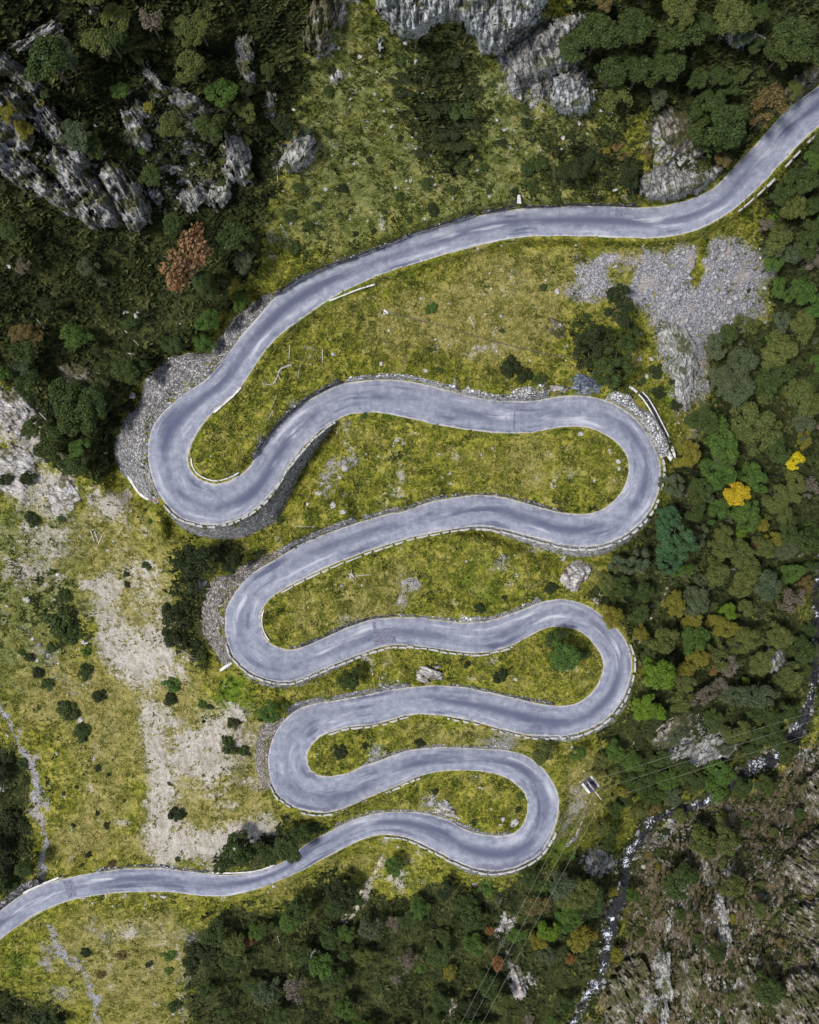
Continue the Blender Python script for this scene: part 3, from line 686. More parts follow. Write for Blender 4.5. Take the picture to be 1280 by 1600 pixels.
def mat_road():
    n = NT('worn_asphalt'); P = n.pos()
    uv = n.attr('road_uv', 'Vector'); S = n.n.new('ShaderNodeSeparateXYZ'); n.link(uv, S.inputs[0])
    u, v = S.outputs[0], S.outputs[1]

    def st(us, vs, sc, det=3, off=0.0):
        c = n.n.new('ShaderNodeCombineXYZ'); n.inp(c, 0, n.math('MULTIPLY', u, us)); n.inp(c, 1, n.math('MULTIPLY', v, vs)); c.inputs[2].default_value = off
        return n.noise(c.outputs[0], sc, det, 0.55)
    streak = st(0.075, 3.4, 1.0, 5); streak2 = st(0.22, 14, 1.0, 4, 5.0); patchy = st(0.11, 0.8, 1.0, 4, 9.0)
    fine = n.noise(P, 9, 3, 0.7); mid = n.noise(P, 0.9, 4, 0.6)
    base = n.ramp(n.math('MULTIPLY_ADD', fine, 0.5, n.math('MULTIPLY', mid, 0.5)), [(0.34, (0.120, 0.128, 0.168)), (0.5, (0.200, 0.210, 0.260)), (0.66, (0.300, 0.310, 0.360))])
    dk = n.math('MULTIPLY', n.ss(streak, 0.48, 0.66), n.ss(patchy, 0.36, 0.58))
    # the worn wheel track lies a little off the middle
    trk = n.math('MULTIPLY', n.ss(n.math('ABSOLUTE', n.math('SUBTRACT', v, n.attr('track', 'Fac'))), 0.26, 0.02), n.ss(st(0.05, 0.9, 1.0, 4, 3.0), 0.36, 0.58))
    c = n.mix(n.math('MULTIPLY', dk, 0.9), base, (0.062, 0.067, 0.112))
    c = n.mix(n.math('MULTIPLY', trk, 0.92), c, (0.072, 0.077, 0.125))
    c = n.mix(n.math('MULTIPLY', n.ss(streak2, 0.60, 0.74), 0.45), c, (0.10, 0.10, 0.14))
    pale = n.ss(streak, 0.46, 0.30)
    c = n.mix(n.math('MULTIPLY', n.math('MULTIPLY', pale, n.ss(patchy, 0.62, 0.42)), 0.9), c, (0.42, 0.42, 0.46))
    edge = n.math('MAXIMUM', n.ss(v, 0.10, 0.0), n.ss(v, 0.88, 1.0))
    dust = n.ss(n.math('ADD', edge, n.math('MULTIPLY', n.math('SUBTRACT', mid, 0.5), 1.8)), 0.40, 1.0)
    c = n.mix(n.math('MULTIPLY', dust, 0.7), c, (0.42, 0.39, 0.36))
    wob = n.n.new('ShaderNodeVectorMath'); wob.operation = 'MULTIPLY_ADD'; nz_ = n.n.new('ShaderNodeTexNoise'); nz_.inputs['Scale'].default_value = 0.9; nz_.inputs['Detail'].default_value = 5; n.link(P, nz_.inputs['Vector']); n.link(nz_.outputs['Color'], wob.inputs[0]); wob.inputs[1].default_value = (2.2, 2.2, 0); n.link(P, wob.inputs[2])
    crack = n.vor(n.vmul(wob.outputs[0], (1, 1, 0.2)), 0.30, 'DISTANCE_TO_EDGE')
    c = n.mix(n.math('MULTIPLY', n.ss(crack, 0.012, 0.004), n.math('MULTIPLY', n.ss(mid, 0.52, 0.62), 0.6)), c, (0.04, 0.04, 0.06))
    return n.done(c, 0.85, n.bump(fine, 0.25, 0.03), 0.2)


def mat_masonry(name, cols, mortar, scale=2.6, moss=0.15):
    n = NT(name); P = n.pos()
    V = n.vmul(P, (1, 1, 1.6))
    cell = n.sep(n.vor(V, scale, 'F1', 'Color'))
    c = n.ramp(cell[0], [(0.0, cols[0]), (0.45, cols[1]), (0.8, cols[2]), (1.0, cols[3])])
    fine = n.noise(P, 8, 4, 0.7); mid = n.noise(P, 0.8, 4, 0.6)
    c = n.mix(n.ss(fine, 0.45, 0.75), c, tuple(x * 0.55 for x in cols[1]))
    d = n.vor(V, scale, 'DISTANCE_TO_EDGE')
    c = n.mix(n.ss(d, 0.10, 0.02), c, mortar)
    c = n.mix(n.math('MULTIPLY', n.ss(mid, 0.52, 0.66), moss * 3), c, (0.07, 0.075, 0.03))
    nb = n.bump(n.ss(d, 0.0, 0.16), 0.9, 0.12); nb = n.bump(fine, 0.5, 0.05, nb)
    return n.done(c, 0.9, nb, 0.15)


def mat_rock(name, dark, midc, light, lichen, ang, lam=0.35, mossy=0.53):
    n = NT(name); T = n.n.new('ShaderNodeTexCoord').outputs['Object']
    V = n.vmul(n.rot(T, ang), (0.62, 1.5, 0.8))
    a = n.noise(V, 1.15, 9, 0.72, 0.9); b = n.noise(T, 0.25, 4, 0.6); f = n.noise(T, 4, 5, 0.72)
    x = n.math('MULTIPLY_ADD', a, 0.7, n.math('MULTIPLY', f, 0.3))
    c = n.ramp(x, [(0.38, dark), (0.46, midc), (0.54, light), (0.64, tuple(min(0.8, q * 1.6) for q in light))])
    wv = n.n.new('ShaderNodeVectorMath'); wv.operation = 'ADD'; n.link(n.vmul(n.rot(T, ang), (0.28, 1.0, 0.5)), wv.inputs[0]); n.link(n.vmul(n.rot(T, 0.3), (0.0, 0.0, 0.0)), wv.inputs[1])
    ck = n.vor(wv.outputs[0], 0.75, 'DISTANCE_TO_EDGE')
    c = n.mix(n.math('MULTIPLY', n.ss(ck, 0.07, 0.015), n.ss(f, 0.35, 0.55)), c, dark)
    c = n.mix(n.math('MULTIPLY', n.ss(b, 0.47, 0.62), lam), c, lichen)
    moss = n.ss(n.math('MULTIPLY_ADD', n.noise(T, 0.38, 6, 0.7), 0.8, n.math('MULTIPLY', f, 0.2)), mossy, mossy + 0.05)
    c = n.mix(n.math('MULTIPLY', moss, 0.9), c, n.mix(n.ss(f, 0.4, 0.6), (0.030, 0.034, 0.010), (0.095, 0.095, 0.032)))
    nb = n.bump(a, 0.9, 0.5); nb = n.bump(f, 0.6, 0.1, nb)
    return n.done(c, 0.9, nb, 0.15)


def mat_plain(name, c1, c2, scale=4.0, rough=0.8, spec=0.25, metal=0.0):
    n = NT(name); T = n.n.new('ShaderNodeTexCoord').outputs['Object']
    f = n.noise(T, scale, 5, 0.65)
    m = n.done(n.mix(n.ss(f, 0.35, 0.65), c1, c2), rough, n.bump(f, 0.3, 0.03), spec)
    n.b.inputs['Metallic'].default_value = metal
    return m


def mat_leaf(name, col, dark=0.40, var=0.35, warm=None):
    n = NT(name)
    t = n.attr('tint', 'Fac')
    oi = n.n.new('ShaderNodeObjectInfo').outputs['Random']
    lo = tuple(x * dark for x in col); hi = tuple(min(0.85, x * 1.55) for x in col)
    c = n.ramp(t, [(0.0, lo), (0.5, col), (1.0, hi)])
    w = warm or (col[0] * 1.5, col[1] * 1.15, col[2] * 0.9)
    c = n.mix(n.math('MULTIPLY', oi, var), c, n.mix(1.0, c, w, 'MIX') if warm else w)
    cl = n.n.new('ShaderNodeTexCoord').outputs['Object']
    c = n.mix(n.math('MULTIPLY', n.ss(n.noise(cl, 2.2, 4, 0.65), 0.50, 0.66), 0.55), c, w)
    c = n.mix(n.math('MULTIPLY', n.ss(n.noise(n.pos(), 0.16, 3, 0.6), 0.48, 0.66), 0.25), c, tuple(0.55 * q + 0.45 * k for q, k in zip(col, (0.050, 0.060, 0.020))))
    return n.done(c, 0.65, None, 0.15)


M_GROUND = mat_ground(); M_ROAD = mat_road()
M_WALL = {'pale': mat_masonry('pale_masonry', [(0.15, 0.145, 0.145), (0.42, 0.41, 0.41), (0.60, 0.59, 0.59), (0.74, 0.73, 0.73)], (0.04, 0.04, 0.036), 2.1),
          'grey': mat_masonry('grey_masonry', [(0.10, 0.096, 0.098), (0.26, 0.252, 0.256), (0.43, 0.42, 0.425), (0.60, 0.59, 0.595)], (0.05, 0.046, 0.045), 2.4, 0.05),
          'brown': mat_masonry('brown_masonry', [(0.085, 0.072, 0.064), (0.22, 0.195, 0.178), (0.36, 0.33, 0.31), (0.52, 0.495, 0.475)], (0.05, 0.045, 0.04), 2.5, 0.06),
          'dark': mat_masonry('dark_masonry', [(0.03, 0.03, 0.032), (0.11, 0.108, 0.112), (0.26, 0.25, 0.265), (0.50, 0.49, 0.50)], (0.015, 0.015, 0.015), 2.2, 0.12)}
M_BLOCK = mat_plain('weathered_pale_stone', (0.20, 0.195, 0.18), (0.52, 0.505, 0.48), 1.8)
M_BOULD = mat_plain('pale_boulder', (0.16, 0.155, 0.145), (0.50, 0.485, 0.46), 1.6)
M_CONC = mat_plain('old_concrete', (0.40, 0.39, 0.38), (0.62, 0.60, 0.59), 2.0)
M_DARK = mat_plain('dark_stone_painted_shade', (0.012, 0.012, 0.014), (0.035, 0.033, 0.033), 2.0)  # near-black base paints in the shade of the drain slot and culvert opening
M_WOOD = mat_plain('bleached_wood', (0.24, 0.22, 0.19), (0.48, 0.45, 0.41), 3.0)
M_BARK = mat_plain('bark', (0.045, 0.035, 0.025), (0.12, 0.10, 0.08), 4.0)
M_STEEL = mat_plain('galvanised_steel', (0.34, 0.34, 0.36), (0.52, 0.52, 0.54), 3.0, 0.5, 0.4, 0.3)
M_WIRE = mat_plain('power_cable_metal', (0.26, 0.28, 0.22), (0.36, 0.38, 0.30), 3.0, 0.5, 0.4, 0.0)
M_RUST = mat_plain('rusty_iron', (0.07, 0.05, 0.035), (0.16, 0.13, 0.09), 3.0)
M_TRAFO = mat_plain('dark_transformer_paint', (0.03, 0.028, 0.05), (0.07, 0.055, 0.08), 3.0, 0.6)
M_CERAM = mat_plain('brown_ceramic', (0.10, 0.05, 0.04), (0.16, 0.08, 0.07), 3.0, 0.35, 0.5)
M_RED = mat_plain('dark_red_paint', (0.12, 0.02, 0.03), (0.20, 0.04, 0.05), 3.0, 0.5)
M_TAR = mat_plain('fresh_tar', (0.085, 0.085, 0.125), (0.175, 0.175, 0.225), 2.5, 0.8)
M_PATH = mat_plain('trodden_earth', (0.26, 0.22, 0.155), (0.46, 0.40, 0.30), 1.2, 0.95, 0.1)
ROCKM = {'cool': mat_rock('cool_grey_cliff', (0.055, 0.058, 0.060), (0.26, 0.27, 0.272), (0.50, 0.515, 0.515), (0.20, 0.225, 0.16), math.radians(90)),
         'slant': mat_rock('slanted_grey_cliff', (0.050, 0.049, 0.052), (0.20, 0.196, 0.200), (0.37, 0.362, 0.362), (0.17, 0.165, 0.09), math.radians(48), 0.5, 0.480),
         'pale': mat_rock('pale_outcrop', (0.05, 0.048, 0.045), (0.20, 0.195, 0.185), (0.42, 0.41, 0.395), (0.24, 0.27, 0.20), math.radians(75)),
         'warm': mat_rock('warm_grey_outcrop', (0.045, 0.036, 0.030), (0.17, 0.145, 0.122), (0.35, 0.315, 0.275), (0.16, 0.15, 0.07), math.radians(65), 0.35, 0.455),
         'white': mat_rock('whitish_outcrop', (0.09, 0.082, 0.078), (0.31, 0.29, 0.275), (0.50, 0.475, 0.455), (0.38, 0.30, 0.26), math.radians(20)),
         'blue': mat_rock('bluish_slab', (0.02, 0.025, 0.04), (0.09, 0.11, 0.15), (0.24, 0.28, 0.34), (0.36, 0.38, 0.38), math.radians(20))}
LEAF = {'d': ('dark green', mat_leaf('dark_green_leaves', (0.034, 0.054, 0.014))),
        'P': ('blackish green', mat_leaf('blackish_green_leaves', (0.020, 0.030, 0.010))),
        'p': ('blue green', mat_leaf('blue_green_needles', (0.034, 0.078, 0.032), 0.5, 0.2)),
        't': ('grey green', mat_leaf('grey_green_leaves', (0.052, 0.070, 0.036), 0.5, 0.3)),
        'o': ('olive', mat_leaf('olive_leaves', (0.066, 0.083, 0.022), 0.4, 0.35)),
        'q': ('olive yellow', mat_leaf('olive_yellow_leaves', (0.115, 0.112, 0.016), 0.5, 0.3)),
        'm': ('mid green', mat_leaf('mid_green_leaves', (0.046, 0.088, 0.016), 0.4, 0.25)),
        'G': ('bright green', mat_leaf('bright_green_leaves', (0.078, 0.135, 0.012), 0.45, 0.25)),
        'y': ('yellow', mat_leaf('yellow_leaves', (0.36, 0.27, 0.014), 0.5, 0.2, (0.40, 0.22, 0.02))),
        'Y': ('lemon yellow', mat_leaf('lemon_leaves', (0.38, 0.33, 0.012), 0.5, 0.1)),
        'b': ('brownish', mat_leaf('brownish_leaves', (0.095, 0.076, 0.028), 0.5, 0.3)),
        'R': ('rust brown', mat_leaf('rust_brown_leaves', (0.175, 0.100, 0.048), 0.5, 0.1)),
        'r': ('rusty orange', mat_leaf('rusty_orange_leaves', (0.135, 0.072, 0.024), 0.5, 0.3)),
        's': ('bare grey', mat_leaf('bare_grey_twigs', (0.105, 0.094, 0.072), 0.5, 0.3))}


def mat_stuff(name, stops, rough=0.9):
    n = NT(name); c = n.ramp(n.attr('tint', 'Fac'), stops)
    f = n.noise(n.pos(), 6, 3, 0.6)
    return n.done(n.mix(n.math('MULTIPLY', n.ss(f, 0.4, 0.7), 0.35), c, (0.05, 0.05, 0.03)), rough, None, 0.1)


def mat_water():
    n = NT('rushing_water'); P = n.pos()
    f = n.noise(P, 1.6, 6, 0.7, 0.6); w = n.noise(P, 3.0, 4, 0.6, 0.8)
    foam = n.ss(n.math('MULTIPLY', n.attr('foam', 'Fac'), n.ss(n.noise(P, 1.1, 6, 0.75, 1.5), 0.45, 0.62)), 0.24, 0.50)
    c = n.mix(foam, n.mix(n.ss(f, 0.40, 0.62), (0.004, 0.004, 0.007), (0.030, 0.029, 0.036)), (0.70, 0.74, 0.83))
    r = n.math('MULTIPLY_ADD', foam, 0.4, 0.30)
    m = n.done(c, r, n.bump(w, 1.0, 0.4), 0.3)
    return m


M_WATER = mat_water()

# ------------------------------------------------------------------ GROUND SHEET
fx = np.concatenate([GX[0] - np.array([16000, 7000, 3000, 1300, 500, 160]), GX, GX[-1] + np.array([160, 500, 1300, 3000, 7000, 16000])])
fy = np.concatenate([GY[0] - np.array([16000, 7000, 3000, 1300, 500, 160]), GY, GY[-1] + np.array([160, 500, 1300, 3000, 7000, 16000])])
QX, QY = np.meshgrid(fx, fy)
ZZ = bil(Z, QX, QY)
gx, gy, gz = wpos(QX, QY, ZZ)
L8 = {k: bil(v, QX, QY) for k, v in LAY.items()}
offroad = sstep(-1.0, 3.0, bil(RD, QX, QY))
one = np.ones_like(ZZ)
ca = np.stack([L8['dirt'], L8['gravel'], L8['rock'], one], -1).reshape(-1, 4)
cb = np.stack([L8['dry'], L8['lush'], L8['heath'], one], -1).reshape(-1, 4)
gfaces = grid_faces(len(fy), len(fx))[:, ::-1]
# two more coverings ride in their own attributes
ground = new_mesh('ground', np.stack([gx, gy, gz], -1).reshape(-1, 3), gfaces, M_GROUND, True,
                  {'cover_a': ca, 'cover_b': cb, 'cover_c': L8['brown'].ravel(), 'cover_s': L8['sub'].ravel()})
setp(ground, 'grassy mountainside with rock, scree and pale bare earth', kind='structure')

# ------------------------------------------------------------------ ROAD
NA = 11
vv = np.linspace(0, 1, NA)
wob_p = (fbm(RS * 0.35, RS * 0, 5, 3) - 0.5) * 2.2; wob_q = (fbm(RS * 0.35, RS * 0 + 40, 6, 3) - 0.5) * 2.2
uo = (RP - RQ) / np.maximum(1e-6, np.hypot(*(RP - RQ).T))[:, None]
RP2 = RP + uo * wob_p[:, None]; RQ2 = RQ - uo * wob_q[:, None]
rx = RP2[:, None, 0] * (1 - vv) + RQ2[:, None, 0] * vv; ry = RP2[:, None, 1] * (1 - vv) + RQ2[:, None, 1] * vv
camber = 0.05 * (1 - (2 * vv - 1) ** 2)
rz = RZ[:, None] + 0.05 + camber[None] - 0.10 * (np.abs(2 * vv - 1) > 0.99)
X, Y, Zr = wpos(rx, ry, rz)
ruv = np.stack([np.repeat(RS[:, None], NA, 1), np.repeat(vv[None], NR, 0), np.zeros((NR, NA)), np.ones((NR, NA))], -1).reshape(-1, 4)
# curvature moves the darkest wheel track towards the inside of each bend
tg = np.gradient(RC, axis=0); hd = np.unwrap(np.arctan2(tg[:, 1], tg[:, 0]))
cv = gsmooth(np.gradient(hd) / np.maximum(1e-6, np.gradient(_s)), 40)
track = np.clip(0.46 + 9.0 * cv, 0.3, 0.66)
road = new_mesh('road', np.stack([X, Y, Zr], -1).reshape(-1, 3), grid_faces(NR, NA)[:, ::-1], M_ROAD, True,
                {'road_uv': ruv, 'track': np.repeat(track[:, None], NA, 1).ravel()})
setp(road, 'narrow bluish asphalt road winding down in hairpins', kind='structure')


def road_sheet(name, i0, i1, v0, v1, lift, mat):
    """a repair of tar laid on the asphalt between two spots along the road"""
    ii = np.linspace(i0, i1, max(3, int(abs(i1 - i0) / 3) + 2)).astype(int)
    v = np.linspace(v0, v1, 5)
    x = RP[ii][:, None, 0] * (1 - v) + RQ[ii][:, None, 0] * v; y = RP[ii][:, None, 1] * (1 - v) + RQ[ii][:, None, 1] * v
    z = RZ[ii][:, None] + 0.05 + 0.05 * (1 - (2 * v - 1) ** 2)[None] + lift
    o = new_mesh(name, np.stack(wpos(x, y, z), -1).reshape(-1, 3), grid_faces(len(ii), 5)[:, ::-1], mat, True)
    return setp(o, kind='structure')


def ridx(px, py): return int(np.argmin(np.hypot(RC[:, 0] - px, RC[:, 1] - py)))


for (px, py, ln, v0, v1) in [(110, 1388, 6, 0.10, 0.88), (588, 992, 2, 0.1, 0.9), (601, 992, 14, 0.12, 0.62), (968, 345, 5, 0.22, 0.36), (806, 640, 1, 0.1, 0.85), (560, 612, 1, 0.1, 0.6)]:
    k = ridx(px, py); road_sheet('road_repair', k - ln / 2, k + ln / 2, v0, v1, 0.012, M_TAR)

# ------------------------------------------------------------------ RIVER AND FOOTPATHS
tg = np.gradient(RV, axis=0); tg /= np.hypot(*tg.T)[:, None]; nrm = np.stack([-tg[:, 1], tg[:, 0]], 1)
kk = np.linspace(-1, 1, 11)
x = RV[:, None, 0] + nrm[:, None, 0] * kk * (RVW[:, None] + 2.0); y = RV[:, None, 1] + nrm[:, None, 1] * kk * (RVW[:, None] + 2.0)
FOAM = [(1262, 1075, 9), (1255, 1095, 7), (1245, 1135, 7), (1182, 1195, 14), (1215, 1180, 6), (1106, 1249, 9), (1088, 1258, 7), (1013, 1285, 10), (1016, 1278, 6), (992, 1316, 9), (984, 1327, 8), (978, 1347, 9), (950, 1462, 8), (948, 1480, 8),
        (955, 1435, 5), (945, 1508, 6), (941, 1518, 5), (930, 1541, 8), (918, 1555, 8), (905, 1578, 8), (897, 1598, 8), (1276, 905, 5), (1276, 960, 4), (940, 1452, 5)]
fo = np.zeros(x.shape)
for a, b, r in FOAM: fo = np.maximum(fo, 1 - np.hypot(x - a, y - b) / (r * 1.7))
fo = np.maximum(np.clip(fo, 0, 1) * 0.95, (np.clip(1 - np.abs(kk)[None] * 1.3, 0, 1) * np.clip(fbm(_rs * 0.02, _rs * 0, 818, 3) * 2.6 - 1.05, 0, 1)[:, None]) * 0.6) + 0.03
river = new_mesh('river', np.stack(wpos(x, y, RVZ[:, None] - 0.05 + 0.12 * fbm(x * 0.3, y * 0.3, 4, 3)), -1).reshape(-1, 3), grid_faces(len(RV), 11), M_WATER, True, {'foam': fo.ravel()})
setp(river, 'dark mountain stream with white rapids', kind='structure')


def footpath(line, w, lab):
    c = resample(catmull(line), 2.0); t = np.gradient(c, axis=0); t /= np.hypot(*t.T)[:, None]; nn = np.stack([-t[:, 1], t[:, 0]], 1)
    ww = w * (0.55 + 0.9 * fbm(np.arange(len(c)) * 0.13, np.zeros(len(c)), 31, 2)) * 0.5
    q = np.linspace(-1, 1, 5)
    x = c[:, None, 0] + nn[:, None, 0] * q * ww[:, None]; y = c[:, None, 1] + nn[:, None, 1] * q * ww[:, None]
    z = zt(x, y) + 0.06 - 0.08 * np.abs(q)
    o = new_mesh('footpath', np.stack(wpos(x, y, z), -1).reshape(-1, 3), grid_faces(len(c), 5), M_PATH, True)
    setp(o, lab, kind='structure')


footpath([(598, 1338), (585, 1365), (566, 1390), (556, 1424), (538, 1445), (514, 1467)], 5.5, 'pale footpath down through the bottom wood')
footpath([(985, 1002), (1008, 985), (1020, 962), (1036, 938), (1044, 915), (1056, 890)], 5.0, 'narrow footpath into the right hand wood')


# ------------------------------------------------------------------ STONE WALLS
def cellnoise(u, v, s):
    r = np.floor(v); uu = u + 0.5 * (r % 2) + 0.35 * (hsh(r, r * 0, s + 5) - 0.5)
    return hsh(np.floor(uu), r, s)


def stone_wall(sd, a, b, w, hh, tone, lab, seed):
    pts, out, zr = side_run(sd, a, b, 1.8)
    n = len(pts); d = (CAM_H - zr.mean()) / 1280
    s = np.arange(n) * 1.8 * d
    prof = np.array([(-0.06, -0.30), (0.0, 0.05), (0.05, 0.28), (0.12, 0.5), (0.18, 0.72), (0.26, 0.92), (0.34, 1.0), (0.46, 1.03), (0.58, 1.05), (0.70, 1.03), (0.82, 1.05), (0.94, 1.0), (1.06, 0.9), (1.16, 0.3)])
    m = len(prof)
    wl = w * (0.72 + 0.62 * fbm(s * 0.35, s * 0 + seed, seed, 3)); hl = hh * (0.78 + 0.5 * fbm(s * 0.3, s * 0 + 7 * seed, seed + 3, 2))
    e = np.minimum(1, np.minimum((np.arange(n) + 1) / 6, (n - np.arange(n)) / 6)); wl = wl * (0.5 + 0.5 * e); hl = hl * e
    off = 0.8 + prof[None, :, 0] * wl[:, None]
    rise = prof[None, :, 1] * hl[:, None]
    vcoord = np.cumsum(np.concatenate([[0], np.hypot(np.diff(prof[:, 0]) * w * d, np.diff(prof[:, 1]) * hh)]))
    cn = cellnoise(s[:, None] / 0.75, np.repeat(vcoord[None] / 0.42, n, 0), seed)
    off = off - (cn - 0.5) * 1.8 * (prof[None, :, 0] < 0.5); rise = rise + (cn - 0.5) * 0.30
    x = pts[:, None, 0] + out[:, None, 0] * off; y = pts[:, None, 1] + out[:, None, 1] * off
    z = zr[:, None] + rise
    z[:, -1] = np.minimum(z[:, -1], zt(x[:, -1], y[:, -1]) - 0.5)
    z[:, 0] = zr - 0.5
    V = np.stack(wpos(x, y, z), -1).reshape(-1, 3)
    F = grid_faces(n, m)
    i0 = np.arange(m); caps = [i0[None, ::-1], (i0 + (n - 1) * m)[None]]
    o = new_mesh('retaining_wall', V, [F, *caps], M_WALL[tone])
    return setp(o, lab, 'retaining wall', 'dry stone walls along the hairpin road')


for k, (sd, a, b, w, hh, tone, lab) in enumerate(UPW):
    stone_wall(sd, a, b, w * (1.12 if tone == 'dark' else 1.3), hh, tone, lab, 100 + 7 * k)


def battered_wall(sd, a, b, outer, drop, tone, lab, seed):
    pts, out, zr = side_run(sd, a, b, 1.8)
    n = len(pts); oo = resample(catmull(outer), n=n)
    if np.hypot(*(oo[0] - pts[0])) + np.hypot(*(oo[-1] - pts[-1])) > np.hypot(*(oo[-1] - pts[0])) + np.hypot(*(oo[0] - pts[-1])): oo = oo[::-1]
    # match each outer spot to a smooth run so that rows do not cross
    L = np.hypot(*(oo - pts).T); m = int(max(8, min(34, L.max() / 1.6)))
    k = np.linspace(0, 1, m)
    x = pts[:, None, 0] * (1 - k) + oo[:, None, 0] * k; y = pts[:, None, 1] * (1 - k) + oo[:, None, 1] * k
    zo = np.minimum(zt(oo[:, 0], oo[:, 1]) - 0.25, zr - 0.2)
    z = zr[:, None] * (1 - k ** 1.15) + zo[:, None] * k ** 1.15
    z = np.maximum(z, zt(x, y) + 0.10 * (1 - k[None] ** 6) - 0.3 * (k[None] > 0.97))
    s = np.arange(n) * 0.21
    cn = cellnoise(s[:, None] / 0.7, np.repeat((k * L.max() * 0.115 / 0.45)[None], n, 0), seed)
    z = z + (cn - 0.5) * 0.34 * (k[None] > 0.02)
    z[:, 0] = zr + 0.02
    # a low coping of stones stands along the road edge
    ex = pts + out * -0.6
    x = np.concatenate([ex[:, None, 0], x], 1); y = np.concatenate([ex[:, None, 1], y], 1); z = np.concatenate([(zr - 0.4)[:, None], z], 1)
    dx = (fbm(x * 0.2, y * 0.2, seed + 2, 2) - 0.5) * 1.2
    o = new_mesh('stone_embankment', np.stack(wpos(x + dx, y + dx * 0.5, z), -1).reshape(-1, 3), grid_faces(n, m + 1), M_WALL[tone])
    return setp(o, lab, 'stone embankment', 'stone embankments outside the hairpins')


for k, t in enumerate(OUTW): battered_wall(*t, seed=300 + 11 * k)

# ------------------------------------------------------------------ PARAPET STONES AND KERBS
BLOCKS = []
for k in range(7):
    bm = bmesh.new(); bmesh.ops.create_cube(bm, size=1.0)
    bmesh.ops.subdivide_edges(bm, edges=bm.edges[:], cuts=2, use_grid_fill=True)
    for v in bm.verts:
        v.co.x += random.uniform(-0.07, 0.07); v.co.y += random.uniform(-0.09, 0.09); v.co.z += random.uniform(-0.07, 0.07)
        q = v.co.copy(); q.x = max(-0.47, min(0.47, q.x)); v.co = v.co.lerp(q, 0.4)
    bmesh.ops.bevel(bm, geom=[e for e in bm.edges if e.calc_face_angle(0) > 0.6], offset=0.05, segments=1, affect='EDGES')
    me = bpy.data.meshes.new('parapet_stone'); bm.to_mesh(me); bm.free(); me.materials.append(M_BLOCK); BLOCKS.append(me)


def parapet(sd, a, b, off, lrange, grange, lab, grp, depth=0.32, high=0.5):
    pts, out, zr = side_run(sd, a, b, 1.0)
    i = 0; n = len(pts)
    while i < n - 3:
        d = (CAM_H - zr[i]) / 1280
        L = random.uniform(*lrange); st = max(2, int(L / d)); j = min(n - 1, i + st)
        if random.random() < 0.06: i = j; continue
        c = (pts[i] + pts[j]) / 2 + out[(i + j) // 2] * (off + random.uniform(-0.9, 0.9))
        p0 = np.array(wpos(*pts[i], zr[i])); p1 = np.array(wpos(*pts[j], zr[j]))
        o = bpy.data.objects.new('parapet_stone', random.choice(BLOCKS)); COL.objects.link(o)
        zz = (zr[i] + zr[j]) / 2
        o.location = wpos(c[0], c[1], zz + high * 0.38)
        o.rotation_euler = (random.uniform(-.04, .04), random.uniform(-.04, .04), math.atan2(p1[1] - p0[1], p1[0] - p0[0]))
        o.scale = (max(0.25, np.hypot(*(p1 - p0)[:2])), depth * random.uniform(0.8, 1.25), high * random.uniform(0.8, 1.2))
        setp(o, lab, 'parapet stone', grp)
        i = j + max(1, int(random.uniform(*grange) * 0.55 / d))


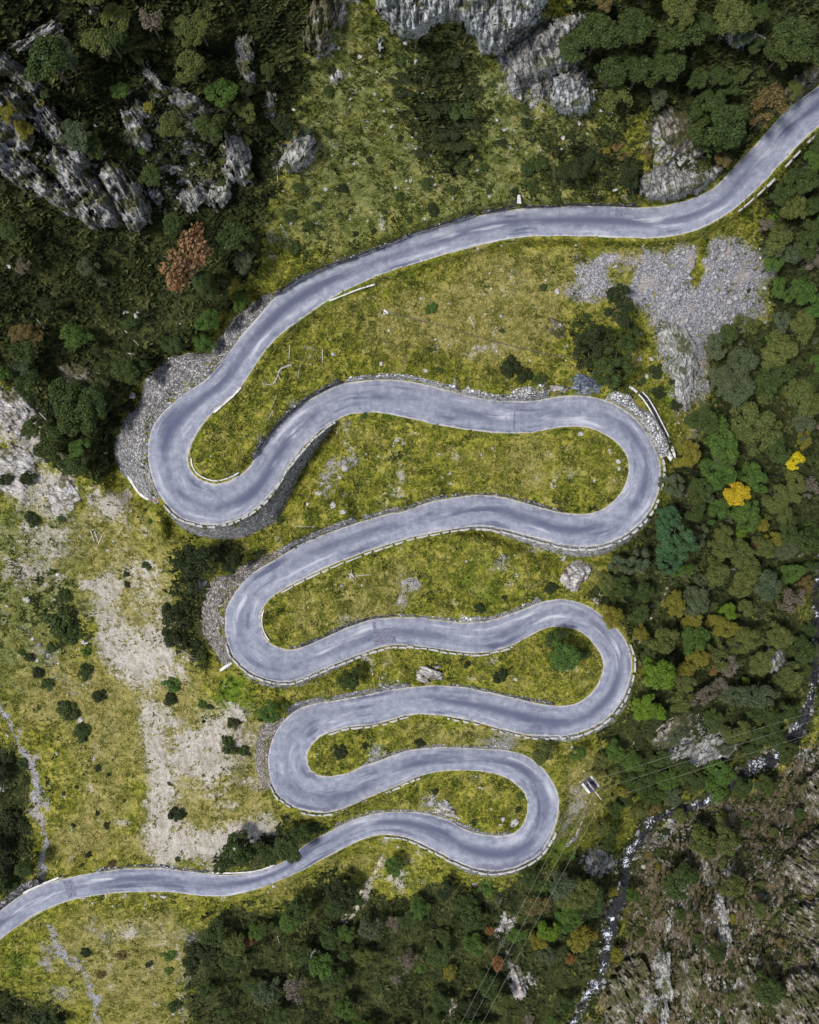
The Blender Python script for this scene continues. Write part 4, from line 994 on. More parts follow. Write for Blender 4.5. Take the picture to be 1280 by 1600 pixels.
PAR = [('Q', (1268, 208), (1150, 325), 8, (1.2, 2.6), (0.5, 1.6), 'pale stone block of the spaced parapet below the upper right road', 'parapet stones of the upper right road'),
       ('P', (258, 787), (318, 821), 2.5, (1.0, 2.0), (0.05, 0.15), 'whitish coping stone round the foot of the first left hairpin', 'coping stones of the first left hairpin'),
       ('P', (325, 822), (425, 770), 2.5, (0.7, 1.6), (0.3, 1.2), 'pale stone block of the broken parapet below the first left hairpin', 'broken parapet below the first left hairpin'),
       ('P', (430, 763), (524, 658), 3.0, (0.8, 1.8), (0.1, 0.5), 'pale edge stone along the rise from the first left hairpin', 'edge stones of the second leg'),
       ('Q', (1030, 705), (1031, 765), 5, (1.0, 2.0), (0.2, 0.6), 'pale edge stone by the trees outside first right hairpin', 'edge stones outside the first right hairpin'),
       ('Q', (1026, 780), (965, 842), 4, (0.7, 1.5), (0.5, 1.4), 'pale stone of the low parapet round the first right hairpin', 'parapet of the first right hairpin'),
       ('Q', (955, 847), (740, 824), 5, (0.9, 2.0), (0.05, 0.3), 'whitish coping stone on the curved wall of the third leg', 'coping of the curved third leg wall'),
       ('Q', (735, 824), (440, 923), 3.0, (1.2, 3.2), (0.5, 1.3), 'pale dash of parapet stone along the lower side of the third leg', 'parapet dashes of the third leg'),
       ('P', (357, 1005), (430, 1066), 3, (1.0, 2.2), (0.1, 0.4), 'pale coping stone outside the second left hairpin', 'coping of the second left hairpin'),
       ('P', (436, 1066), (620, 1008), 3.5, (1.0, 2.4), (0.2, 0.7), 'pale parapet stone below the fourth leg entry', 'parapet of the fourth leg entry'),
       ('P', (622, 1008), (800, 1009), 3, (0.8, 2.0), (0.3, 0.9), 'pale parapet stone below the patched fourth leg', 'parapet of the patched fourth leg'),
       ('Q', (985, 1005), (983, 1070), 4.5, (1.0, 2.2), (0.3, 1.0), 'pale edge stone outside the second right hairpin by the bright tree', 'edge stones by the bright green tree'),
       ('Q', (981, 1075), (890, 1149), 4.5, (0.9, 2.0), (0.2, 0.7), 'pale parapet stone curving below the second right hairpin', 'parapet of the second right hairpin'),
       ('Q', (885, 1150), (700, 1120), 3, (0.7, 1.8), (0.6, 1.8), 'pale edge stone along the lower side of the fifth leg', 'edge stones of the fifth leg'),
       ('Q', (640, 1118), (510, 1146), 2.5, (1.0, 2.5), (0.6, 1.6), 'flat pale edge stone above the smallest grass lobe', 'edge stones above the smallest lobe'),
       ('P', (424, 1225), (560, 1255), 3.5, (1.0, 2.2), (0.15, 0.5), 'whitish parapet stone round the third left hairpin', 'parapet of the third left hairpin'),
       ('P', (565, 1252), (656, 1213), 3.0, (0.9, 2.0), (0.5, 1.0), 'pale parapet dash leading off the third left hairpin', 'parapet dashes of the sixth leg'),
       ('Q', (600, 1305), (735, 1355), 3.5, (1.0, 2.2), (0.3, 0.8), 'pale parapet stone below the seventh leg', 'parapet of the seventh leg'),
       ('Q', (740, 1357), (866, 1300), 4.0, (1.0, 2.2), (0.2, 0.7), 'whitish parapet stone round the lowest right hairpin', 'parapet of the lowest right hairpin')]
for t in PAR: parapet(*t)


def kerb(line, w, h, z_off, mat, name, lab, cat):
    """line of plan points, laid on the terrain as one long raised edging"""
    c = resample(catmull(line), 1.6); t = np.gradient(c, axis=0); t /= np.hypot(*t.T)[:, None]; nn = np.stack([-t[:, 1], t[:, 0]], 1)
    n = len(c); jit = (fbm(np.arange(n) * 0.4, np.zeros(n), 61, 2) - 0.5)
    ww = w * 0.5 * (1 + 0.5 * jit)
    zb = gsmooth(zt(c[:, 0], c[:, 1]), 3) + z_off if n > 12 else zt(c[:, 0], c[:, 1]) + z_off
    cols = [(-1, -0.6), (-0.95, h), (-0.5, h + 0.03), (0.5, h + 0.03), (0.95, h), (1, -0.6)]
    x = np.stack([c[:, 0] + nn[:, 0] * ww * q for q, _ in cols], 1); y = np.stack([c[:, 1] + nn[:, 1] * ww * q for q, _ in cols], 1)
    z = np.stack([zb + r + jit * 0.08 for _, r in cols], 1)
    m = len(cols); i0 = np.arange(m)
    o = new_mesh(name, np.stack(wpos(x, y, z), -1).reshape(-1, 3), [grid_faces(n, m), i0[None, ::-1], (i0 + (n - 1) * m)[None]], mat)
    return setp(o, lab, cat)


def edge_line(sd, a, b, off):
    p, o, z = side_run(sd, a, b, 8); return [tuple(q) for q in (p + o * off)]


kerb(edge_line('P', (560, 402), (745, 337), 1.5), 2.6, 0.30, 0.1, M_CONC, 'kerb', 'thin white concrete kerb under the dark top road wall', 'kerb')
kerb(edge_line('P', (432, 463), (530, 411), 1.5), 2.2, 0.28, 0.1, M_CONC, 'kerb', 'pale kerb on the upper side where top road steepens', 'kerb')
kerb([(514, 470), (535, 462), (560, 452), (586, 444)], 2.6, 0.35, 0.05, M_CONC, 'kerb', 'short pale concrete kerb in green verge below top road', 'kerb')
kerb([(334, 645), (350, 631), (366, 617), (377, 605)], 3.0, 0.4, 0.05, M_CONC, 'kerb', 'straight concrete kerb inside the first left hairpin', 'kerb')
kerb(edge_line('Q', (297, 715), (375, 741), 4.0), 2.2, 0.3, 0.05, M_CONC, 'kerb', 'curved white kerb round tip of the first grass lobe', 'kerb')
kerb([(200, 742), (208, 757), (218, 771), (229, 779)], 4.5, 0.8, 0.1, M_CONC, 'low_wall', 'white concrete wall stub at foot of the big embankment', 'low wall')
kerb([(228, 780), (236, 778), (242, 776)], 4.0, 0.7, 0.1, M_CONC, 'low_wall', 'short grey wall end beside the red topped marker', 'low wall')
kerb([(344, 1048), (352, 1042), (362, 1036)], 4.0, 0.7, 0.1, M_CONC, 'low_wall', 'short white wall end at the second left hairpin', 'low wall')
kerb(edge_line('Q', (408, 950), (420, 1002), 2.0), 2.0, 0.3, 0.05, M_CONC, 'kerb', 'thin pale kerb at blunt tip of third grass lobe', 'kerb')
kerb(edge_line('P', (330, 1366), (430, 1352), 2.0), 2.4, 0.3, 0.05, M_CONC, 'kerb', 'pale kerb under dark shrubs beside lowest road leg', 'kerb')
kerb([(36, 1396), (60, 1384), (80, 1376), (92, 1371)], 3.2, 0.4, 0.3, M_CONC, 'kerb', 'white kerb at the foot of the stone gully', 'kerb')

# ------------------------------------------------------------------ ROCK OUTCROPS AND CLIFFS
def outcrop(poly, hgt, tone, ang, lab, seed, amp=1.0, step=1.35, name='rock_outcrop'):
    P = np.array(poly, float)
    x = np.arange(P[:, 0].min() - 8, P[:, 0].max() + 9, step); y = np.arange(P[:, 1].min() - 8, P[:, 1].max() + 9, step)
    X, Y = np.meshgrid(x, y); c = np.zeros(X.shape, bool)
    for (ax, ay), (bx, by) in zip(P, np.roll(P, -1, 0)):
        if ay != by: c ^= ((ay > Y) != (by > Y)) & (X < (bx - ax) * (Y - ay) / (by - ay) + ax)
    m = box(box(c.astype(float), 5), 5)
    ca, sa = math.cos(ang), math.sin(ang)
    U = (X * ca + Y * sa) * 0.12; V = (-X * sa + Y * ca) * 0.12
    r1 = ridged(U * 0.16, V * 0.55, seed, 4); r2 = ridged(U * 0.5 + 3, V * 1.7, seed + 9, 4, 0.6); blk = cellnoise(U / 2.3 + 0.4 * r1, V / 0.9 + 0.8 * r1, seed + 3)
    edge = m + (fbm(U * 0.55, V * 1.5, seed + 5, 4, 0.62) - 0.5) * 1.35 + (fbm(U * 0.16, V * 0.4, seed + 6, 2) - 0.5) * 0.8
    inside = sstep(0.34, 0.50, edge)
    big = box(box(c.astype(float), 8), 8)
    z = zt(X, Y) - 0.45 + inside * (0.45 + hgt * (0.04 + 0.85 * np.clip(big * 1.5 - 0.4, 0, 1)) + amp * (1.9 * (r1 - 0.6) + 1.5 * (r2 - 0.55) + 0.9 * (blk - 0.5)))
    keep = inside > 0.03
    quad = keep[:-1, :-1] & keep[1:, :-1] & keep[:-1, 1:] & keep[1:, 1:]
    # nothing may stand on the asphalt
    rd = bil(RD, X, Y); quad &= (rd[:-1, :-1] > 1.0) & (rd[1:, 1:] > 1.0)
    F = grid_faces(len(y), len(x)).reshape(len(y) - 1, len(x) - 1, 4)[quad][:, ::-1]
    if not len(F): return None
    used = np.unique(F); rem = np.full(X.size, -1); rem[used] = np.arange(len(used))
    vx, vy, vz = wpos(X, Y, z)
    W = np.stack([vx.ravel(), vy.ravel(), vz.ravel()], 1)[used]
    base = W.mean(0)
    o = new_mesh(name, W - base, rem[F], ROCKM[tone], False)
    o.location = base
    return setp(o, lab, 'rock outcrop', 'rock outcrops')


R = math.radians
OUTC = [([(572, -60), (585, 0), (590, 20), (612, 45), (620, 58), (655, 62), (665, 45), (690, 35), (715, 30), (730, 45), (745, 60), (760, 85), (785, 88), (800, 60), (830, 40), (850, 15), (860, -30), (860, -70)], 6, 'cool', R(88), 'tall pale grey cliff buttress with vertical grooves at top centre', 1.5),
        ([(795, 82), (830, 55), (870, 28), (905, 15), (918, 40), (905, 90), (880, 112), (862, 122), (840, 118), (818, 130), (802, 160), (793, 130)], 3, 'pale', R(70), 'pale broken rock ridge descending beside the top cliff', 1.2),
        ([(856, 120), (880, 112), (905, 120), (928, 150), (930, 176), (905, 184), (882, 182), (866, 168), (858, 148)], 4, 'cool', R(80), 'grooved grey rock face above the grass by the top road', 1.5),
        ([(-60, 62), (0, 80), (38, 106), (62, 126), (90, 152), (62, 152), (30, 138), (0, 122), (-60, 112)], 3, 'slant', R(42), 'uppermost long grey ledge of the slanting left cliff', 1.7),
        ([(-60, 120), (8, 128), (50, 162), (84, 204), (62, 208), (20, 184), (-60, 172)], 3, 'slant', R(46), 'dark bluish cleft rock band of the slanting left cliff', 1.8),
        ([(48, 148), (78, 164), (114, 214), (152, 266), (130, 272), (92, 232), (62, 196)], 3, 'slant', R(52), 'narrow pale fin in the middle of slanting left cliff', 1.8),
        ([(-60, 212), (10, 222), (62, 258), (112, 298), (134, 338), (112, 336), (60, 306), (0, 268), (-60, 252)], 3, 'slant', R(44), 'lowest smooth edge slab of the slanting left cliff', 1.5),
        ([(82, 222), (130, 258), (168, 298), (194, 346), (152, 364), (122, 340), (94, 294), (72, 250)], 4, 'slant', R(50), 'broad striped face at the foot of slanting left cliff', 2.0),
        ([(150, 258), (194, 258), (220, 284), (236, 332), (224, 364), (198, 360), (170, 312)], 4, 'slant', R(56), 'rounded striped buttress ending the slanting left cliff', 2.0),
        ([(212, 98), (236, 108), (276, 145), (292, 165), (280, 168), (250, 140), (224, 118)], 2.5, 'slant', R(45), 'long narrow bluish slab leaning through the upper left wood', 1.0),
        ([(185, 178), (200, 165), (232, 152), (238, 168), (220, 186), (232, 215), (228, 248), (212, 232), (198, 205)], 2.5, 'slant', R(55), 'thin forked grey rib in the upper left wood', 1.3),
        ([(352, 205), (372, 200), (388, 225), (396, 262), (388, 290), (362, 286), (344, 264), (345, 235)], 3, 'pale', R(70), 'rounded grey crag right of the upper left wood', 1.4),
        ([(278, 292), (300, 280), (322, 300), (342, 288), (352, 270), (366, 310), (350, 328), (322, 318), (303, 337), (284, 322)], 2.5, 'pale', R(60), 'jagged pale crag above the rust brown tree', 1.3),
        ([(225, 282), (250, 295), (262, 328), (246, 322), (230, 302)], 2.0, 'cool', R(52), 'small pale slab between slanting cliff and jagged crag', 0.9),
        ([(364, 48), (396, 58), (402, 110), (396, 142), (380, 122), (370, 92)], 2.5, 'slant', R(68), 'small dark crag near the top edge with twigs', 1.3),
        ([(446, 240), (466, 212), (490, 198), (497, 230), (482, 256), (462, 268), (440, 268)], 3, 'pale', R(110), 'pale blocky boulder crag at left edge of the top meadow', 0.9),
        ([(470, 60), (488, 0), (498, -30), (530, -20), (530, 20), (515, 62), (498, 90), (484, 76)], 2.5, 'warm', R(85), 'warm grey rock tongue left of the top cliff', 1.3),
        ([(518, 120), (528, 104), (533, 118), (530, 132), (519, 133)], 1.2, 'white', R(70), 'whitish triangular rock on the top meadow', 0.5),
        ([(994, 298), (1010, 270), (1024, 250), (1050, 262), (1090, 270), (1125, 256), (1131, 268), (1100, 298), (1060, 312), (1012, 318)], 3, 'pale', R(75), 'pale rock bank above the top road bend', 1.5),
        ([(1026, 174), (1050, 165), (1085, 190), (1092, 228), (1070, 242), (1046, 227), (1030, 202)], 2.2, 'warm', R(60), 'brownish stony mound above the pale rock bank', 1.0),
        ([(1120, 54), (1150, 46), (1190, 50), (1200, 68), (1170, 76), (1140, 74)], 2.0, 'cool', R(85), 'small grooved crag near the upper right corner', 1.3),
        ([(1230, 135), (1258, 110), (1290, 82), (1290, 118), (1262, 146), (1240, 166), (1226, 158)], 2.0, 'warm', R(60), 'dark road cutting rock at the upper right edge', 1.3),
        ([(1036, 520), (1060, 502), (1086, 530), (1094, 560), (1080, 622), (1062, 650), (1056, 602)], 1.6, 'pale', R(80), 'pale broken rock chute in the lower scree', 0.7),
        ([(888, 586), (930, 592), (948, 618), (925, 612), (900, 612)], 2.0, 'blue', R(15), 'bluish wet rock slab above first right hairpin wall', 1.0),
        ([(848, 606), (872, 598), (888, 602), (886, 613), (862, 614)], 1.4, 'white', R(5), 'whitish rock ledge left of the bluish slab', 0.8),
        ([(862, 494), (884, 506), (886, 530), (868, 528), (852, 518), (850, 500)], 0.8, 'warm', R(40), 'small dark stony patch in the dry grass', 1.0),
        ([(880, 902), (900, 876), (926, 880), (921, 906), (906, 926), (886, 920)], 2.2, 'white', R(110), 'pale split rock above the second right hairpin', 1.0),
        ([(926, 932), (944, 928), (940, 944), (928, 944)], 1.0, 'white', R(30), 'small pale rock beside the second right hairpin', 0.5),
        ([(645, 1056), (666, 1037), (690, 1046), (698, 1062), (672, 1068), (650, 1066)], 1.8, 'white', R(20), 'pinkish white rock face above the fifth leg', 1.0),
        ([(680, 1262), (690, 1250), (708, 1262), (712, 1276), (690, 1272)], 1.2, 'white', R(20), 'creamy rock in the lowest grass lobe', 0.7),
        ([(1018, 1150), (1045, 1128), (1062, 1118), (1090, 1114), (1072, 1148), (1040, 1180), (1024, 1178)], 2.0, 'warm', R(-35), 'pale rib with fallen sticks below the two green trees', 1.1),
        ([(1048, 1192), (1076, 1170), (1112, 1148), (1150, 1152), (1152, 1172), (1122, 1190), (1080, 1200)], 2.0, 'pale', R(-40), 'lilac grey ribs crossed by the power cables', 1.2),
        ([(1198, 1008), (1228, 1018), (1236, 1046), (1216, 1056), (1197, 1042)], 1.6, 'pale', R(70), 'small pale crag in the right hand wood', 1.1),
        ([(905, 1340), (930, 1326), (962, 1338), (972, 1354), (938, 1366), (912, 1362)], 1.6, 'pale', R(15), 'lilac grey rock bank left of the stream narrows', 1.1),
        ([(880, 1322), (897, 1296), (905, 1272), (912, 1252), (924, 1262), (908, 1300), (890, 1328)], 1.2, 'white', R(-60), 'whitish crumbling slope below the power pole', 1.2),
        ([(950, 1528), (976, 1500), (1000, 1495), (1016, 1512), (1016, 1545), (1000, 1580), (984, 1640), (938, 1640), (954, 1570)], 3.0, 'warm', R(60), 'big rounded stream side crag near bottom edge', 1.4),
        ([(1004, 1525), (1022, 1520), (1026, 1570), (1020, 1600), (1005, 1580)], 2.0, 'slant', R(65), 'smooth lilac slab beside the big rounded crag', 0.8),
        ([(1022, 1500), (1040, 1478), (1052, 1510), (1050, 1560), (1038, 1650), (1018, 1650), (1030, 1570)], 2.5, 'pale', R(85), 'long pale vertical rib near the bottom edge', 1.4),
        ([(1118, 1404), (1130, 1390), (1142, 1420), (1146, 1500), (1130, 1500), (1126, 1450)], 2.0, 'pale', R(80), 'narrow pale rib in the far bank scrub', 1.2),
        ([(1040, 1420), (1052, 1412), (1062, 1440), (1046, 1462)], 1.2, 'pale', R(75), 'small pale knob right of the stream pool', 0.9),
        ([(1216, 1346), (1250, 1310), (1300, 1286), (1300, 1396), (1262, 1392), (1232, 1376)], 2.6, 'warm', R(35), 'grey crag at the right edge level with the stream', 1.5),
        ([(1242, 1222), (1262, 1204), (1300, 1196), (1300, 1286), (1262, 1268), (1250, 1250)], 2.6, 'warm', R(60), 'brown crag at right edge below the red scree', 1.4),
        ([(1228, 1416), (1262, 1408), (1300, 1402), (1300, 1512), (1262, 1486), (1230, 1452)], 2.6, 'warm', R(30), 'lower right edge crag with purple streaks', 1.5),
        ([(1066, 1500), (1086, 1482), (1100, 1500), (1096, 1560), (1078, 1600), (1064, 1560)], 2.0, 'warm', R(80), 'brown grey rib between two pale ribs', 1.3),
        ([(1150, 1520), (1180, 1500), (1192, 1540), (1190, 1610), (1160, 1640), (1146, 1580)], 2.2, 'warm', R(75), 'broken brown rib at the bottom right', 1.4),
        ([(1210, 1540), (1250, 1510), (1300, 1530), (1300, 1640), (1230, 1640), (1212, 1590)], 2.4, 'warm', R(60), 'dark stony crag in the bottom right corner', 1.5),
        ([(776, 1450), (784, 1426), (800, 1424), (806, 1440), (796, 1470), (786, 1462)], 1.2, 'white', R(60), 'pale rubble streak in the bottom wood', 1.0),
        ([(792, 1512), (812, 1508), (836, 1530), (824, 1560), (802, 1566), (796, 1540)], 1.3, 'white', R(70), 'pale jagged rock in the bottom wood', 1.1),
        ([(700, 1590), (704, 1560), (714, 1545), (716, 1580), (708, 1605)], 1.0, 'white', R(80), 'thin pale rock at the bottom edge of the wood', 0.8),
        ([(18, 70), (40, 55), (60, 40), (82, 26), (100, 40), (92, 70), (60, 82), (30, 80)], 2.0, 'slant', R(-40), 'brownish crag in the top left corner', 1.3),
        ([(140, 10), (156, 8), (160, 22), (146, 24)], 1.0, 'cool', R(30), 'tiny bluish rock at the top left edge', 0.6),
        ([(-20, 592), (30, 606), (60, 648), (52, 690), (10, 676), (-20, 650)], 0.3, 'white', R(50), 'long pale stony bank at the left edge below dark wood', 0.45),
        ([(-20, 702), (40, 698), (62, 742), (22, 772), (-20, 764)], 0.3, 'white', R(40), 'low rough grey stony ground at the left edge', 0.4),
        ([(72, 764), (110, 740), (127, 770), (112, 802), (82, 800)], 0.3, 'white', R(60), 'rough pale stony knoll left of the cream dirt patch', 0.45),
        ([(98, 560), (140, 568), (152, 600), (128, 622), (96, 606)], 0.8, 'warm', R(30), 'tan broken rock patch inside the left wood', 0.5),
        ([(258, 138), (290, 142), (336, 168), (318, 186), (276, 176)], 1.6, 'slant', R(35), 'shrub broken grey ledge in the upper left wood', 1.2),
        ([(408, 148), (424, 140), (432, 176), (418, 190)], 1.4, 'slant', R(70), 'slim grey rib left of the top meadow', 1.1),
        ([(-40, 170), (20, 178), (62, 214), (40, 240), (0, 226), (-40, 210)], 2.0, 'slant', R(42), 'grassy shelf of dark rock at far upper left', 1.4),
        ([(-30, 1210), (10, 1212), (14, 1232), (0, 1246), (-30, 1240)], 1.2, 'pale', R(10), 'grey rock at the left edge beside the gully', 0.8)]
for k, (poly, hgt, tone, ang, lab, amp) in enumerate(OUTC): outcrop(poly, hgt, tone, ang, lab, 500 + 13 * k, amp * (0.62 if tone == 'slant' else 0.8))

# ------------------------------------------------------------------ FOLIAGE MESHES (shared by the copies)
def leaf_cloud(lobes, n, leaf, rng, flat=0.0, fill=0.3):
    """lobes (k,4): centre and radius -> quads scattered over and through the lobes"""
    lobes = np.asarray(lobes, float); w = lobes[:, 3] ** 2; pick = rng.choice(len(lobes), n, p=w / w.sum())
    d = rng.normal(size=(n, 3)); d[:, 2] = np.abs(d[:, 2]) * (1 - flat) + d[:, 2] * flat * 0.3; d /= np.linalg.norm(d, axis=1)[:, None]
    r = lobes[pick, 3] * np.where(rng.random(n) < fill, rng.random(n) ** 0.5, 0.78 + 0.42 * rng.random(n))
    c = lobes[pick, :3] + d * r[:, None]
    nn = d * 0.7 + rng.normal(size=(n, 3)) * 0.55 + np.array([0, 0, 0.45]); nn /= np.linalg.norm(nn, axis=1)[:, None]
    a = np.cross(nn, rng.normal(size=(n, 3))); a /= np.linalg.norm(a, axis=1)[:, None]; b = np.cross(nn, a)
    s = leaf * (0.55 + 0.9 * rng.random(n))[:, None]
    q = np.stack([c - a * s - b * s * 0.45, c + a * s * 0.2 - b * s * 0.7 + nn * s * 0.2, c + a * s, c - a * s * 0.1 + b * s * 0.7 + nn * s * 0.15], 1).reshape(-1, 3)
    lt = rng.random(len(lobes))
    t = np.clip(0.25 + 0.3 * lt[pick] + 0.45 * (rng.random(n) - 0.3), 0, 1)
    return q, np.repeat(t, 4)


def leaf_mesh(name, lobes, n, leaf, seed, flat=0.0, fill=0.3):
    q, t = leaf_cloud(lobes, n, leaf, np.random.default_rng(seed), flat, fill)
    o = new_mesh(name, q, np.arange(len(q)).reshape(-1, 4), LEAF['d'][1], False, {'tint': t})
    me = o.data; bpy.data.objects.remove(o); return me


def lobes_dome(rng, k, spread, rad, height):
    L = [(0, 0, height * 0.55, rad * 1.25)]; ph = rng.random(3) * 6.283
    for i in range(k):
        a = rng.random() * 6.283; r = spread * (0.30 + 0.70 * rng.random() ** 0.5) * (1 + 0.20 * math.cos(2 * a + ph[0]) + 0.16 * math.cos(3 * a + ph[1]))
        L.append((r * math.cos(a), r * math.sin(a), height * max(0.12, 1 - (r / 1.05) ** 2) * (0.35 + 0.5 * rng.random()), rad * (0.6 + 0.75 * rng.random())))
    return L


CROWN = {'broad': [], 'pine': [], 'shrub': [], 'mat': [], 'bare': []}
for k in range(14):
    g = np.random.default_rng(40 + k); CROWN['broad'].append(leaf_mesh('crown', lobes_dome(g, 26, 0.78, 0.22, 0.85), 5200, 0.047, k, 0.2, 0.35))
for k in range(5):
    g = np.random.default_rng(60 + k); CROWN['pine'].append(leaf_mesh('crown', lobes_dome(g, 34, 0.84, 0.165, 0.8), 6000, 0.040, 20 + k, 0.0, 0.25))
for k in range(6):
    g = np.random.default_rng(80 + k); CROWN['shrub'].append(leaf_mesh('foliage', lobes_dome(g, 14, 0.72, 0.26, 0.55), 2200, 0.065, 40 + k, 0.0, 0.25))
for k in range(4):
    g = np.random.default_rng(90 + k); CROWN['mat'].append(leaf_mesh('foliage', [(x, y, 0.0, r) for x, y, z, r in lobes_dome(g, 22, 0.80, 0.20, 0.3)], 2200, 0.055, 60 + k, 0.0, 0.15))
for k in range(4):
    g = np.random.default_rng(110 + k); CROWN['bare'].append(leaf_mesh('crown', lobes_dome(g, 14, 0.75, 0.25, 0.9), 1500, 0.05, 80 + k, 0.3, 0.8))


def tube(path, r0, r1, sides=6):
    path = np.asarray(path, float); n = len(path); t = np.gradient(path, axis=0); t /= np.linalg.norm(t, axis=1)[:, None] + 1e-9
    ref = np.array([0.31, 0.52, 0.79]); u = np.cross(t, ref); u /= np.linalg.norm(u, axis=1)[:, None] + 1e-9; v = np.cross(t, u)
    ang = np.linspace(0, 2 * math.pi, sides, endpoint=False); r = np.linspace(r0, r1, n)
    V = path[:, None] + r[:, None, None] * (u[:, None] * np.cos(ang)[None, :, None] + v[:, None] * np.sin(ang)[None, :, None])
    F = grid_faces(n, sides, True); i0 = np.arange(sides)
    return V.reshape(-1, 3), F, [i0[None, ::-1], (i0 + (n - 1) * sides)[None]]


def tubes_mesh(name, specs, mat, parent=None):
    V, F, C, off = [], [], [], 0
    for path, r0, r1, sd in specs:
        v, f, c = tube(path, r0, r1, sd); V.append(v); F.append(f + off); C += [q + off for q in c]; off += len(v)
    sides = {}
    for c in C: sides.setdefault(c.shape[1], []).append(c)
    return new_mesh(name, np.vstack(V), [np.vstack(F)] + [np.vstack(c) for c in sides.values()], mat, True, None, parent)


def trunk_mesh(seed, limbs=5, reach=0.75):
    g = np.random.default_rng(seed)
    sp = [([(0, 0, -1.6), (0.03, 0.02, -0.7), (0.0, 0.05, 0.0), (0.05, 0.0, 0.6)], 0.10, 0.03, 7)]
    for i in range(limbs):
        a = i * 6.283 / limbs + g.random(); z0 = -0.5 + 0.5 * g.random(); r = reach * (0.7 + 0.4 * g.random())
        sp.append(([(0, 0, z0), (0.4 * r * math.cos(a), 0.4 * r * math.sin(a), z0 + 0.28), (r * math.cos(a + .2), r * math.sin(a + .2), z0 + 0.5)], 0.045, 0.012, 5))
    o = tubes_mesh('trunk', sp, M_BARK); me = o.data; bpy.data.objects.remove(o); return me


TRUNK = [trunk_mesh(200 + k) for k in range(5)]

LANDMARKS = [('the grey top cliff', 700, 30), ('the slanting left cliff', 110, 230), ('the rust brown tree', 285, 405), ('the scree slope', 1120, 440), ('the first left hairpin', 255, 730),
             ('the second left hairpin', 365, 975), ('the third left hairpin', 440, 1195), ('the first right hairpin', 1015, 730), ('the second right hairpin', 970, 1045), ('the lowest right hairpin', 855, 1275),
             ('the yellow tree', 1151, 772), ('the lemon tree', 1243, 722), ('the blue green pine', 1055, 842), ('the bright round tree', 1027, 1057), ('the power pole', 918, 1212), ('the stream rapids', 985, 1335),
             ('the stream pool', 950, 1460), ('the stone gully', 58, 1250), ('the pale dirt hollow', 215, 990), ('the lower dirt clearing', 300, 1320), ('the bottom footpath', 560, 1420), ('the orange bush', 387, 1470),
             ('the upper right bend', 1140, 290), ('the stony mound', 1060, 205), ('the grooved rock face', 895, 150), ('the jagged crag', 320, 310), ('the culvert slab', 810, 315), ('the drain channel', 1020, 650),
             ('the lowest road end', 60, 1395), ('the bottom pale rock', 812, 1535), ('the cable crossed ribs', 1100, 1175), ('the bottom left corner', 20, 1590), ('the top left corner', 15, 10), ('the top right corner', 1265, 15),
             ('the bluish slab', 915, 600), ('the top meadow crag', 470, 235), ('the pinkish white rock', 672, 1052), ('the small wood crag', 1215, 1030), ('the red scree', 1235, 1215), ('the dark juniper mat', 700, 170)]
ORD = ['', 'second nearest', 'third nearest', 'fourth nearest', 'fifth nearest', 'sixth nearest', 'seventh nearest', 'eighth nearest', 'ninth nearest', 'tenth nearest', 'eleventh nearest', 'twelfth nearest', 'thirteenth nearest',
       'fourteenth nearest', 'fifteenth nearest', 'sixteenth nearest', 'seventeenth nearest', 'eighteenth nearest', 'nineteenth nearest', 'twentieth nearest']
TOLABEL = []


def want_label(o, px, py, size, what, skip=None): TOLABEL.append((o, px, py, size, what, skip))


def write_labels():
    rows = {}
    for o, px, py, size, what, skip in TOLABEL:
        best = min((l for l in LANDMARKS if l[0] != skip), key=lambda l: math.hypot(px - l[1], py - l[2]))
        dx, dy = px - best[1], py - best[2]; a = (math.degrees(math.atan2(-dy, dx)) + 360) % 360
        where = ['right of', 'up and right of', 'above', 'up and left of', 'left of', 'down and left of', 'below', 'down and right of'][int((a + 22.5) // 45) % 8]
        rows.setdefault((f'{size} {what}'.strip(), where, best[0]), []).append((math.hypot(dx, dy), o))
    for (what, where, lm_), v in rows.items():
        v.sort(key=lambda t: t[0])
        for k, (_, o) in enumerate(v):
            o['label'] = f'{what} {where} {lm_}' + (f', {ORD[min(k, 19)]}' if k else '')


def size_word(r): return 'tiny' if r < 7 else 'small' if r < 13 else 'medium' if r < 20 else 'large' if r < 28 else 'very large'


def free_of_road(px, py, r, over=0.35):
    return bil(RD, px, py) > r * (1 - over)


